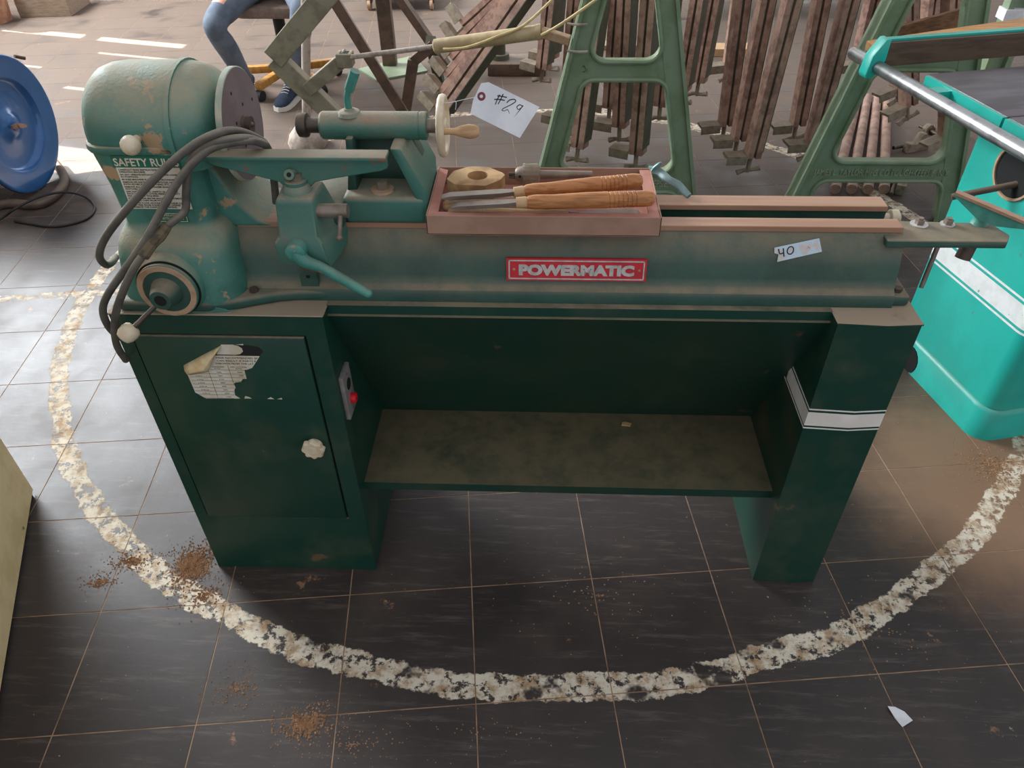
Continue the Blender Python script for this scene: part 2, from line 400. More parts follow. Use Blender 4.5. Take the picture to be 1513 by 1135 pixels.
# cabinet under the headstock
b = B().box(0, WC, .008, .42, .004, HT - .004)
def framed(b, x0, x1, z0, z1, hx0, hx1, hz0, hz1, y0, y1):
    b.box(x0, hx0, y0, y1, z0, z1); b.box(hx1, x1, y0, y1, z0, z1); b.box(hx0, hx1, y0, y1, z0, hz0); b.box(hx0, hx1, y0, y1, hz1, z1)
framed(b, 0, WC, 0, HT - .004, .027, .373, .203, .752, 0, .0081)
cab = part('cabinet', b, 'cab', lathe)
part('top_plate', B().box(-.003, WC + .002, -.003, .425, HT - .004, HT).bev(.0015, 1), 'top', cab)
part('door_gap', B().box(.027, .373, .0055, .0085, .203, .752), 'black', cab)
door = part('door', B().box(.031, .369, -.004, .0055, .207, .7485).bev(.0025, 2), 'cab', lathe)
b = B(); n = 48
b.loft([[(.338 + (r + (.0022 * math.cos(8 * 2 * math.pi * k / n) if w else 0)) * math.cos(2 * math.pi * k / n), y, .459 + (r + (.0022 * math.cos(8 * 2 * math.pi * k / n) if w else 0)) * math.sin(2 * math.pi * k / n)) for k in range(n)]
        for y, r, w in ((-.003, .017, 0), (-.012, .018, 0), (-.013, .0235, 1), (-.023, .0235, 1), (-.026, .021, 1), (-.026, .016, 0), (-.0245, .0155, 0), (-.0245, .010, 0), (-.026, .0095, 0))])
part('door_knob', b, 'cream', door, 'scalloped cream plastic door knob', ang=50)
# torn speed chart on the door
YD = -.0044
def flat(name, pts, m, parent, y=YD, th=.0003, label=None):
    return part(name, B().prism(pts, 'y', y - th, y), m, parent, label)
def dpt(u, v): p = Py(u, v, -.0045); return (p.x, p.z)
def crop2(a, c): return dpt(260 + a * 180 / 1513, 495 + c * 105 / 883)
chart = flat('speed_chart', [crop2(*q) for q in ((95, 378), (240, 715), (375, 790), (800, 790), (735, 750), (725, 690), (740, 650), (720, 610), (735, 590), (810, 582), (830, 545), (878, 545), (860, 480), (850, 435), (890, 430), (945, 410), (1000, 330), (1040, 262), (500, 255), (470, 250))], 'lab', door, label='torn white speed chart sticker')
flat('chart_header', [crop2(*q) for q in ((500, 250), (1035, 262), (1085, 205), (1020, 150), (900, 130), (560, 125))], 'ink', door)
flat('chart_header_logo', [crop2(*q) for q in ((505, 240), (740, 245), (800, 235), (833, 205), (820, 165), (770, 135), (700, 118), (560, 118))], 'lab', door, y=YD - .0004)
for q in (((850, 790), (945, 790), (910, 772), (860, 758)), ((1135, 795), (1220, 798), (1175, 772)), ((1255, 798), (1320, 800), (1312, 782)), ((740, 120), (835, 128), (835, 112))):
    flat('chart_scrap', [crop2(*k) for k in q], 'lab', door)
p0, p1, p2, p3, p4 = [Py(260 + a * 180 / 1513, 495 + c * 105 / 883, -.0048) for a, c in ((95, 375), (555, 128), (490, 245), (415, 430), (190, 470))]
off = Vector((0, -.010, 0))
b = B(); rows = []
for k in range(7):
    t = k / 6; lift = off * math.sin(t * math.pi * .8)
    e = p0.lerp(p1, .0); a = p0.lerp(p1, t)
    z = [p4, p4.lerp(p3, .5), p3, p3.lerp(p2, .35), p3.lerp(p2, .7), p2, p2.lerp(p1, .5)][k]
    rows.append([a + Vector((0, -.0006, 0)), a.lerp(z, .35) + Vector((0, -.010, 0)), a.lerp(z, .7) + Vector((0, -.012, 0)), z + Vector((0, -.008, 0))])
b.loft(rows, cap=False, closed=False)
c = part('curled_corner', b, 'curl', door, 'peeled yellowed corner of the sticker'); sm = c.modifiers.new('s', 'SOLIDIFY'); sm.thickness = .0004
p = crop2(500, 300)
ys = YD - .0005
def ctext(s, a, c, size, wpx, par=chart):
    o = crop2(a, c); e = crop2(a + wpx, c)
    return text('lettering', s, size, 'ink', par, (o[0], ys, o[1]), (1, 0, 0), (0, 0, 1), width=e[0] - o[0], depth=.0001)
ctext('HESE RECOMMENDED SP', 497, 292, .0058, 515); ctext('CAN RESULT IF PARTS B', 508, 328, .0058, 485); ctext('THROWN FROM THE LAT', 490, 362, .0058, 475)
ctext('ROUGHING', 455, 400, .0036, 140); ctext('R.P.M.', 480, 421, .0036, 75); ctext('GEN CUTTING', 675, 403, .0036, 200); ctext('R.P.M.', 745, 425, .0036, 75)
for k, (s1, s2, s3) in enumerate((('', '1520', '3000'), ('2 TO 4', '760', '2480'), ('4 TO 6', '510', ''), ('6 TO 8', '380', ''), ('8 TO 10', '300', ''), ('10 TO 12', '255', ''), ('12 TO 14', '220', ''), ('', '190', ''))):
    yy = 465 + k * 43.5; xs = k * 17
    if s1: ctext(s1, 230 + xs, yy + 36 - 32, .0038, 75 + 10 * (k > 3))
    ctext(s2, 505 + xs, yy + 4, .0038, 55)
    if s3: ctext(s3, 765 + xs, yy + 4, .0038, 60)
b = B()
for k in range(9):
    yy = 432 + k * 43.5; a = 150 + k * 15; e = 855 if k < 4 else 722
    if k == 0: a = 430
    q0, q1 = crop2(a, yy), crop2(e, yy); b.box(q0[0], q1[0], ys - .0001, ys, q0[1] - .0003, q0[1] + .0003)
for (a0, c0, a1, c1) in ((405, 445, 525, 785), (640, 372, 720, 610)):
    q0, q1 = crop2(a0, c0), crop2(a1, c1)
    b.prism([(q0[0] - .0003, q0[1]), (q0[0] + .0003, q0[1]), (q1[0] + .0003, q1[1]), (q1[0] - .0003, q1[1])], 'y', ys - .0001, ys)
part('chart_lines', b, 'ink', chart)
# switch on the cabinet's inner side
b = B().prism([(.013, .633), (.072, .632), (.073, .515), (.014, .517)], 'x', WC, WC + .010).bev(.002, 2)
sw = part('switch_plate', b, 'grey', lathe, 'grey start and stop switch plate')
part('start_button', B().cyl((WC + .010, .043, .595), (WC + .0115, .043, .595), .013), 'black', sw)
part('stop_button', B().lathe((WC + .010, .043, .556), (1, 0, 0), [(0, .0115), (.010, .0115), (.012, .009)]), 'redplastic', sw, 'red stop button')
for z in (.622, .528): part('screw', B().cyl((WC + .010, .043, z), (WC + .0108, .043, z), .0032), 'steel', sw)
# leg at the tail end, front creased down the middle
mid = (L1 + L2) / 2 + .012
leg = part('leg', B().loft([[(L1, 0, z), (mid, -.006, z), (L2, 0, z), (L2, .42, z), (L1, .42, z)] for z in (0, HT - .003)]), 'cab', lathe)
part('leg_cap', B().prism([(L1 - .002, -.002), (mid, -.008), (L2 + .002, -.002), (L2 + .002, .42), (L1 - .002, .42)], 'z', HT - .003, HT), 'top', leg)
for z0, z1 in ((.541, .577), (.5325, .5355), (.5835, .5865)):
    zc = (z0 + z1) / 2; yb = .03 + (.775 - zc) / .49 * .272
    b = B().loft([[(L1 - .0008, yb, z), (L1 - .0008, -.0008, z), (mid, -.0069, z), (L2 + .0004, -.0006, z), (L2 + .0004, .0002, z), (mid, -.0055, z), (L1 + .0004, .0002, z), (L1 + .0004, yb, z)] for z in (z0, z1)])
    part('white_stripe', b, 'white', leg)
# shelf, sloping back panel, apron
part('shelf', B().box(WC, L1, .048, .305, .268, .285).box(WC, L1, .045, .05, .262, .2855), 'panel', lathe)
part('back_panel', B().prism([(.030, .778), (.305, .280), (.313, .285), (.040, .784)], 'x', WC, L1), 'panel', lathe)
part('apron', B().box(WC, L1, .034, .060, .772, .8005), 'cab', lathe)
# bed
fr = [(.05, .80), (.05, .818), (.053, .825), (.060, .829), (.065, .835), (.069, .85), (.074, .876), (.081, .895), (.092, .912), (.103, .926), (.106, .930)]
CY = .165
prof = fr + [(.137, .930), (.137, .85), (.193, .85), (.193, .930)] + [(2 * CY - y, z) for y, z in fr[::-1]]
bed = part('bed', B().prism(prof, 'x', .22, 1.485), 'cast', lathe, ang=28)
part('end_flange', B().box(1.40, 1.517, .055, .275, .80, .822).bev(.006, 2), 'cast', bed)
for y0, y1 in ((.103, .137), (.185, .227)):
    part('bed_way', B().box(.25, 1.482, y0, y1, .929, .940).bev(.001, 1), 'way', lathe, 'machined tan steel bed way')
fp = [(.015, .34), (.015, .012), (.03, .002), (.19, .002), (.235, .008), (.28, .026), (.32, .040), (.36, .047), (.42, .05), (.42, .30), (.30, .34)]
part('foot_flange', B().prism(fp, 'z', .80, .823).bev(.008, 3, 50), 'cast', bed)
for x, y in ((.275, .045), (1.497, .075)):
    part('bolt', B().cyl((x, y, .823), (x, y, .830), .009, n=6), 'dsteel', bed)
part('lug', B().cyl((.382, .075, .852), (.382, .056, .849), .017).box(.365, .399, .057, .08, .828, .852), 'cast', bed)
part('lug_hole', B().cyl((.382, .0562, .851), (.382, .0552, .851), .004), 'black', bed)
# nameplate
q = [(.066, .0), ]
pl = Vector((0, .0685 - .0745, .848 - .88)); ey = Vector((0, .0055, .03)).normalized(); ex = Vector((1, 0, 0)); ez = ex.cross(ey)
NB = Vector((.759, .0655, .843))
def onbed(x, h, d=0): return NB + ex * (x - .759) + ey * h + ez * d
def bedplate(b, x0, x1, h0, h1, d0, d1):
    b.loft([[onbed(x0, h0, d), onbed(x1, h0, d), onbed(x1, h1, d), onbed(x0, h1, d)] for d in (d0, d1)]); return b
badge = part('nameplate', bedplate(B(), .759, 1.021, 0, .044, -.006, .003), 'red', lathe, 'red nameplate with raised silver letters')
b = B()
for a in ((.763, 1.017, .003, .0055), (.763, 1.017, .0385, .041), (.763, .7655, .003, .041), (1.0145, 1.017, .003, .041)): bedplate(b, *a, .003, .0042)
part('nameplate_border', b, 'silver', badge)
text('lettering', 'POWERMATIC', .0265, 'silver', badge, onbed(.782, .0125, .003), ex, ey, width=.216, depth=.0014, bold=.0017)
for x in (.773, 1.0075): part('rivet', B().lathe(onbed(x, .022, .003), ez, [(0, .003), (.0012, .0025), (.0018, .001)], 12), 'way', badge)
# lot sticker 40
b = B(); e0, e1 = .90, 0
def onslope(u, v, d=.001):
    r = ray(u, v); A = Vector((0, .074, .876)); nn = Vector((0, -(.926 - .876), .103 - .074)).normalized()
    t = (A - CAM).dot(nn) / r.dot(nn); return CAM + r * t + nn * d
st = [(1143, 366), (1209, 352), (1213, 372), (1147, 387), (1149, 376), (1143, 374)]
b.loft([[onslope(u, v, d) for u, v in st] for d in (.0042, .0052)])
stk = part('lot_sticker', b, mat('sticker_blue', '#bcd3de', '#c9bfb8', 60, rough=.6, spots=.3, spotcol='#b98a66', sscale=50), lathe, 'pale blue handwritten lot sticker')
b = B()
for pts in (((1149, 368), (1151, 375), (1157, 373)), ((1156, 367), (1157, 379))): b.tube([onslope(u, v, .0056) for u, v in pts], .0011, 6, 3)
ring = [onslope(1166.5 + 4.6 * math.cos(a) + 1 * math.sin(-a), 370 + 5.6 * math.sin(a), .0056) for a in [k * math.pi / 6 for k in range(13)]]
b.tube(ring, .0010, 6, 2)
part('lettering', b, 'ink', stk)
# headstock
hs = []
for z, x0, x1, y0, y1, r in ((.80, .022, .262, .004, .335, .05), (.835, .026, .258, .006, .33, .05), (.905, .036, .254, .010, .325, .05), (.925, .040, .250, .016, .32, .05), (.940, .046, .243, .030, .305, .045), (.949, .052, .236, .046, .29, .04), (.956, .058, .230, .054, .28, .03), (.965, .059, .227, .0555, .277, .028), (1.03, .054, .226, .0555, .278, .028), (1.092, .042, .228, .0555, .28, .03)):
    hs.append(rrect(x0, x1, y0, y1, r, z))
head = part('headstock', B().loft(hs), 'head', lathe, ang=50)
part('fillet_web', B().prism([(.20, .93), (.33, .93), (.295, .945), (.262, .98), (.24, 1.04), (.22, 1.06)], 'y', .10, .24).bev(.012, 3), 'head', head, ang=60)
def arch(x, r, zb, n=22, cz=1.105):
    pts = []
    for k in range(n + 1):
        a = math.radians(-8 + 196 * k / n); pts.append((x, CY + r * 1.07 * math.cos(a), max(cz + r * math.sin(a), zb)))
    return pts + [(x, CY - r * 1.07, zb), (x, CY + r * 1.07, zb)]
lo = []
for x, r in ((.030, .050), (.034, .068), (.042, .083), (.055, .094), (.072, .100), (.095, .103), (.196, .1035)): lo.append(arch(x, r, 1.098))
cover = part('headstock_cover', B().loft(lo), 'head', lathe, 'rounded hinged belt cover', ang=60)
part('cover_rim', B().loft([rrect(.032, .205, CY - .114, CY + .114, .045, z) for z in (1.090, 1.104)]).bev(.004, 2, 50), 'head', cover)
part('cover_seam', B().loft([arch(.194, .1060, 1.09), arch(.203, .1060, 1.09)]).bev(.002, 1, 60), 'head', cover)
lo = []
for x, r in ((.203, .1025), (.222, .100), (.238, .094), (.250, .084), (.259, .070), (.264, .055), (.266, .042)): lo.append(arch(x, r, 1.06))
part('bearing_dome', B().loft(lo), 'head', head, ang=60)
part('cover_knob', B().cyl((.142, .06, 1.118), (.142, .035, 1.118), .007).ball((.142, .030, 1.118), .0165), 'cream', cover, 'round cream cover knob')
part('spindle', B().lathe((.010, CY, 1.10), (1, 0, 0), [(0, .018), (.004, .021), (.012, .021), (.016, .015), (.290, .015)]), 'dsteel', head)
fpb = B().lathe((.272, CY, 1.10), (1, 0, 0), [(0, .045), (.002, .096), (.003, .098), (.0125, .098), (.0135, .097)], 56)
fpo = part('faceplate', fpb, 'rim', lathe, 'round sanding faceplate with screw holes')
part('plate_face', B().lathe((.2853, CY, 1.10), (1, 0, 0), [(0, .096), (.0006, .096)], 56), 'fplate', fpo)
for k in range(4):
    for rr in (.035, .068):
        a = math.radians(90 * k + (20 if rr > .05 else 65)); b = B().cyl((.2858, CY + rr * math.cos(a), 1.10 + rr * math.sin(a)), (.2863, CY + rr * math.cos(a), 1.10 + rr * math.sin(a)), .0032, n=10)
        part('screw_hole', b, 'black', fpo)
b = B().lathe((.2858, CY, 1.10), (1, 0, 0), [(0, .017), (.005, .016), (.007, .011), (.010, .009), (.018, .002)])
b.box(.287, .297, CY - .013, CY + .013, 1.0985, 1.1015)
part('spur_centre', b, 'dsteel', fpo)
# safety label
YL = .0548
lab = part('safety_label', B().box(.088, .2, YL - .0008, YL, .990, 1.068), 'lab', head, 'white safety rules label')
part('label_header', B().box(.085, .203, YL - .0008, YL, 1.068, 1.089), 'labgreen', lab)
text('lettering', 'SAFETY RULES', .0195, 'lab', lab, (.0875, YL - .0010, 1.071), (1, 0, 0), (0, 0, 1), width=.113, depth=.0001, bold=.0004)
rules = ['CAREFULLY READ INSTRUCTIONS BEFORE', 'OPERATING MACHINE.', 'DO NOT OPERATE WITHOUT GUARDS AND COVERS', 'IN POSITION.', 'BE SURE MACHINE IS PROPERLY GROUNDED.', 'REMOVE OR FASTEN LOOSE ARTICLES OF', 'SUCH AS NECKTIES, CLOTHING, ETC.', 'REMOVE ALL SUCH AS FINGER RINGS,', 'WATCHES, ETC.', 'USE SAFETY SHIELD, SAFETY GLASSES OR', 'FACE SHIELD AND OTHER PERSONAL SAFETY', 'EQUIPMENT AS REQUIRED.', 'STOP MACHINE BEFORE MAKING ADJUSTMENTS OR', 'CLEANING CHIPS FROM WORK AREA.', 'KEEP THE FLOOR AROUND THE MACHINE CLEAN', 'AND FREE FROM SCRAPS, OIL OR GREASE TO', 'MINIMIZE THE DANGER OF SLIPPING.']
zz = 1.0625
for k, s in enumerate(rules):
    text('lettering', s, .0040, 'ink', lab, (.091, YL - .0010, zz), (1, 0, 0), (0, 0, 1), width=min(.106, len(s) * .00258), depth=.0001, bold=.00008)
    zz -= .0040 if k + 1 < len(rules) and not s.endswith('.') else .0049
l2 = part('operating_label', B().box(.128, .186, YL - .0008, YL, .964, .983), 'labgreen', head, 'small green operating label')
b = B(); framed(b, .129, .185, .965, .982, .130, .184, .966, .981, YL - .0010, YL - .0007); part('label_border', b, 'lab', l2)
text('lettering', 'OPERATING\nINSTRUCTIONS', .0062, 'lab', l2, (.157, YL - .0010, .9755), (1, 0, 0), (0, 0, 1), depth=.0001, align='CENTER')
# speed dial
DC = Vector((.140, 0, .860)); dax = Vector((0, -1, 0))
dial = part('speed_dial', B().lathe(DC + Vector((0, .06, 0)), dax, [(0, .066), (.045, .064), (.060, .060), (.064, .058), (.066, .055), (.074, .055)], 48), 'head', lathe, 'round speed control dial')
part('dial_groove', B().lathe(DC, dax, [(.005, .0584), (.0075, .0584)], 48), 'black', dial)
part('dial_ring', B().lathe(DC, dax, [(.0135, .0425), (.0135, .0535), (.0165, .053), (.0165, .043)], 48, cap=False), 'tan', dial)
part('dial_hub', B().lathe(DC, dax, [(.012, .043), (.015, .042), (.0155, .029), (.042, .021), (.046, .019), (.046, .011)], 40), 'cast', dial)
part('hub_bore', B().lathe(DC, dax, [(.0455, .011), (.0463, .011)], 24), 'black', dial)
K = Vector((.086, -.078, .818)); R0 = DC + Vector((-.012, -.036, -.012))
part('dial_arm', B().cyl(R0, K, .0045), 'dsteel', dial)
kd = (K - R0).normalized()
part('dial_knob', B().lathe(K - kd * .008, kd, [(0, .011), (.004, .0155), (.012, .0175), (.022, .0165), (.030, .012), (.032, .006)]), 'cream', dial, 'cream barrel-shaped hand knob')
# tool rest and its banjo
ban = part('banjo', B().box(.372, .462, .075, .275, .9405, .982).bev(.008, 2), 'cast', lathe, 'tool rest carriage')
b = B().loft([[(.369, .018, 1.030), (.429, .018, 1.030), (.434, .09, 1.030), (.366, .09, 1.030)], [(.366, .016, 1.02), (.432, .016, 1.02), (.437, .093, 1.02), (.362, .093, 1.02)], [(.360, .013, .958), (.430, .013, .958), (.452, .11, .958), (.360, .11, .958)], [(.350, .008, .948), (.437, .008, .948), (.462, .13, .948), (.350, .13, .948)], [(.350, .010, .905), (.444, .010, .895), (.462, .085, .905), (.350, .085, .905)]])
part('post_block', b.bev(.005, 2), 'tail', ban)
part('post_socket', B().lathe((.398, .052, 1.028), (0, 0, 1), [(0, .027), (.008, .024), (.014, .019), (.02, .019)]), 'tail', ban)
part('clamp_screw', B().cyl((.428, .034, 1.0), (.486, .034, 1.0), .0125), 'steel', ban)
part('clamp_pin', B().cyl((.475, .022, .998), (.470, .010, .963), .004).ball((.470, .0095, .961), .0065, n=10), 'steel', ban)
LP = Vector((.392, -.004, .936)); LE = Vector((.509, -.008, .857))
b = B().tube([LP + Vector((0, .004, .006)), LP + Vector((.012, -.003, -.012)), LP.lerp(LE, .35), LP.lerp(LE, .7), LE], [.0150, .0125, .0095, .0095, .0085], 14).ball(LE, .0088, n=12)
lv = part('lock_lever', b, 'teal', ban, 'teal angled locking lever', ang=60)
part('lever_hub', B().lathe((LP.x, .012, .940), (0, -1, 0), [(0, .0175), (.022, .0175), (.026, .013), (.027, .005)]), 'teal', ban)
rp = [(.250, 1.086), (.560, 1.086), (.560, 1.068), (.548, 1.063), (.47, 1.050), (.43, 1.042), (.418, 1.030), (.378, 1.030), (.366, 1.042), (.31, 1.058), (.262, 1.070), (.252, 1.076)]
rest_o = part('tool_rest', B().prism(rp, 'y', .056, .066).bev(.002, 1), 'tail', lathe, 'long dusty tool rest')
part('rest_ledge', B().prism([(.249, 1.0835), (.561, 1.0835), (.561, 1.092), (.249, 1.092)], 'y', .046, .082).bev(.003, 2), 'tail', rest_o)
part('rest_boss', B().cyl((.392, .060, 1.055), (.392, .043, 1.062), .011, .009), 'tail', rest_o)
part('boss_hole', B().cyl((.392, .0432, 1.0619), (.392, .0425, 1.0622), .004), 'black', rest_o)
part('rest_post', B().cyl((.398, .058, .96), (.398, .058, 1.06), .012), 'steel', rest_o)
# tailstock
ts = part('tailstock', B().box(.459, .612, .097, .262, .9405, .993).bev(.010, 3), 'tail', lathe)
b = B().prism([(.468, .985), (.474, 1.03), (.478, 1.09), (.580, 1.09), (.606, 1.02), (.608, .985)], 'y', .178, .215)
part('web', b.bev(.004, 2), 'cast', ts)
part('sloped_rib', B().prism([(.556, 1.085), (.577, 1.085), (.6145, 1.005), (.6145, .9405), (.592, .9405), (.592, .995)], 'y', .100, .258).bev(.006, 2), 'tail', ts)
part('front_rib', B().prism([(.462, .985), (.470, 1.03), (.474, 1.09), (.488, 1.09), (.484, 1.03), (.482, .985)], 'y', .13, .235).bev(.004, 2), 'cast', ts)
part('barrel', B().lathe((.426, CY, 1.10), (1, 0, 0), [(0, .0215), (.004, .0245), (.176, .0245), (.177, .0235), (.1785, .0235), (.1795, .0245), (.189, .0245), (.191, .023)], 36), 'tail', ts)
part('quill', B().lathe((.383, CY, 1.10), (1, 0, 0), [(0, .016), (.003, .0205), (.014, .0215), (.018, .0205), (.019, .0135), (.046, .0135)]), 'dsteel', ts)
part('feed_screw', B().cyl((.616, CY, 1.10), (.642, CY, 1.10), .0125), 'steel', ts)
hw = B().lathe((.640, CY, 1.10), (1, 0, 0), [(.000, .044), (-.002, .048), (0, .0525), (.005, .0540), (.010, .0525), (.012, .048), (.010, .044)], 48, cap=False)
hw.loft([[(.640 + t, CY + r * math.cos(2 * math.pi * k / 48), 1.10 + r * math.sin(2 * math.pi * k / 48)) for k in range(48)] for t, r in ((.010, .044), (0, .044))], cap=False)
hw.lathe((.634, CY, 1.10), (1, 0, 0), [(0, .014), (.016, .014), (.018, .011)], 24)
for k in range(3):
    a = math.radians(100 + 120 * k); d = Vector((0, math.cos(a), math.sin(a))); c0 = Vector((.645, CY, 1.10))
    hw.cyl(c0 + d * .010, c0 + d * .046, .0055, n=10)
part('handwheel', hw, 'cream', ts, 'cream rimmed tailstock handwheel', ang=60)
part('wheel_handle', B().lathe((.650, .135, 1.102), (1, 0, 0), [(0, .006), (.008, .0055), (.018, .006), (.030, .0095), (.044, .0125), (.054, .0115), (.060, .0085), (.062, .006)]), 'paleh', ts, 'turned pale wood crank handle')
part('barrel_boss', B().lathe((.480, CY, 1.120), (0, 0, 1), [(0, .022), (.006, .018), (.008, .010), (.011, .008)]), 'tail', ts)
b = B().tube([(.480, CY, 1.128), (.480, CY, 1.147), (.483, CY, 1.158), (.487, CY, 1.166)], .0058, 12).cyl((.486, CY, 1.163), (.502, CY - .004, 1.196), .0088, .0088, 18)
part('quill_lock', b, 'teal', ts, 'teal bent quill lock handle')
part('washer', B().cyl((.530, .128, .992), (.530, .128, .997), .021, n=28), 'tan', ts)
part('clamp_nut', B().cyl((.530, .128, .997), (.530, .128, 1.012), .010, n=6), 'steel', ts)
# outboard tool rest on a plate bolted to the bed end
pb = B().prism([(1.45, .080), (1.662, .080), (1.677, .105), (1.662, .150), (1.45, .158)], 'z', .912, .926).bev(.0015, 1)
op = part('end_plate', pb, 'cast', lathe, 'flat green bracket plate on the bed end')
for (u, v) in ((1358, 331), (1400, 331)):
    p = Pz(u, v, .927)
    part('washer', B().cyl((p.x, p.y, .926), (p.x, p.y, .928), .016 if u < 1380 else .013), 'silver', op)
    part('bolt', B().cyl((p.x, p.y, .928), (p.x, p.y, .936), .0085, n=6).cyl((p.x, p.y, .936), (p.x, p.y, .940), .005), 'steel', op)
pa, pb_, pc = Pz(1447, 330, .926), Py(1412, 282, .14), Py(1490, 328, .10)
b = B().lathe((pa.x, pa.y, .926), (0, 0, 1), [(0, .016), (.006, .013), (.016, .012), (.024, .014)], 20)
ax = (Vector((pc.x, pc.y, 0)) - Vector((pb_.x, pb_.y, 0))).normalized(); nx = Vector((-ax.y, ax.x, 0))
bx0, bx1 = Vector((1.585, .165, 0)), Vector((1.690, .085, 0)); ax = (bx1 - bx0).normalized(); nx = Vector((-ax.y, ax.x, 0))
def rp2(t, z, d): return bx0 + (bx1 - bx0) * t + nx * d + Vector((0, 0, z))
b.loft([[rp2(0, .982, d), rp2(1, .962, d), rp2(1, .950, d), rp2(.62, .940, d), rp2(.38, .944, d), rp2(0, .974, d)] for d in (-.005, .005)])
orest = part('outboard_rest', b, 'teal', lathe, 'short teal outboard tool rest')
part('rest_edge', B().loft([[rp2(0, .983, d), rp2(1, .963, d), rp2(1, .958, d), rp2(0, .978, d)] for d in (-.008, .007)]), 'way', orest)
part('rest_post', B().cyl((pa.x - .012, pa.y - .02, .912), (pa.x - .022, pa.y - .03, .868), .014), 'dsteel', orest)
q0, q1 = Vector((1.565, .12, .912)), Py(1361, 425, .10)
part('clamp_rod', B().cyl(q0, q1, .0045), 'steel', op)
p = Py(1325, 312, .19)
part('end_knob', B().cyl((p.x - .04, .205, .905), (p.x, .205, .905), .010).lathe((p.x - .004, .205, .905), (1, 0, 0), [(0, .014), (.002, .017), (.016, .017), (.02, .012)]), 'cream', bed)

# ------------------------------------------------------------------ power cord looped over the headstock
cord = thing('power_cord', 'grey rubber power cord looped over the tool rest and headstock', 'cord')
CR = .0068
A1 = [Py(408, 300, .12), Py(404, 260, .12), Py(396, 220, .11), Py(378, 203, .09), Py(345, 193, .06), Py(310, 201, .03), Py(270, 226, .015), Py(225, 268, .0), Py(185, 312, -.01), Py(155, 352, -.01), Py(147, 378, .0), Py(156, 391, .02), Py(165, 388, .06), Py(171, 380, .12)]
A2 = [Py(392, 214, .095), Py(368, 208, .052), Py(320, 216, .034), Py(290, 236, .016), Py(262, 270, .0), Py(238, 312, -.02), Py(215, 355, -.04), Py(185, 398, -.05), Py(160, 434, -.05), Py(152, 458, -.05), Py(160, 482, -.04), Py(176, 498, -.015)]
A3 = [Py(390, 212, .095), Py(362, 204, .050), Py(315, 211, .034), Py(290, 226, .024), Py(278, 250, .020), Py(275, 285, .016), Py(274, 310, .010), Py(262, 323, -.002), Py(245, 336, -.016), Py(225, 360, -.04), Py(200, 393, -.06), Py(182, 430, -.066), Py(170, 470, -.060), Py(172, 508, -.045), Py(186, 532, -.012)]
for pts in (A1, A2, A3): part('cord_strand', B().tube(pts, CR, 12, 6), 'rubber', cord, ang=70)
tp = [A3[8] + Vector((.004, 0, .004)), A3[8].lerp(A3[9], .5), A3[9], A3[9].lerp(A3[10], .55)]
part('taped_splice', B().tube(tp, [.0085, .0115, .0095, .0105], 9, 5), 'tape', cord, 'frayed tape wrapped splice')

# ------------------------------------------------------------------ lot tag on a string
tgo = thing('lot_tag', 'white paper lot tag number 29 tied to the handwheel', 'tag', (.65, .16, 1.15))
def tl(u, v, y): return Py(u, v, y) - Vector((.65, .16, 1.15))
corners = [(711, 123, .15), (722, 121.5, .15), (797, 158, .12), (768, 204, .10), (695, 168, .13), (699, 148, .14)]
nrm = (tl(*corners[2]) - tl(*corners[0])).cross(tl(*corners[4]) - tl(*corners[0])).normalized()
if nrm.dot(CAM - Vector((.7, .15, 1.15))) < 0: nrm = -nrm
part('tag_paper', B().loft([[tl(*c) + nrm * d for c in corners] for d in (-.0002, .0002)]), 'paper', tgo)
ta, tb_, td = tl(722, 121.5, .15), tl(797, 158, .12), tl(695, 168, .13)
def onp(u, v, d=.0006):
    r = ray(u, v); A = Vector((.65, .16, 1.15)) + ta
    return CAM + r * ((A - CAM).dot(nrm) / r.dot(nrm)) - Vector((.65, .16, 1.15)) + nrm * d
e = onp(711.5, 142.5, 0)
part('eyelet', B().lathe(e - nrm * .0005, nrm, [(0, .0072), (.0014, .0072), (.0016, .005)], 20), mat('eyelet_red', '#7c3440', rough=.6), tgo)
part('eyelet_hole', B().lathe(e, nrm, [(.0008, .0028), (.0014, .0028)], 12), 'paper', tgo)
b = B()
for pts in (((738.5, 140), (735, 147), (732, 154.5)), ((743.5, 139), (740, 147), (736, 154)), ((735, 141.5), (742, 142.5), (749, 144)), ((730.5, 147), (738, 147), (746, 148.5)),
            ((749, 152), (753, 148), (760, 147), (762, 150), (755, 155), (745, 160), (742, 163), (746, 164), (750, 162), (753, 168)),
            ((772, 157), (768, 155), (764, 158), (766, 162), (771, 159), (773, 156), (768, 163), (759, 174))):
    b.tube([onp(*q) for q in pts], .0010, 6, 4)
part('lettering', b, 'ink', tgo)
part('string', B().tube([tl(652, 152, .15), tl(668, 151, .15), tl(690, 146, .15), e + nrm * .002], .0006, 6).tube([tl(672, 149, .15), tl(674, 152, .15), tl(673, 162, .15)], .0006, 5), 'paper', tgo)

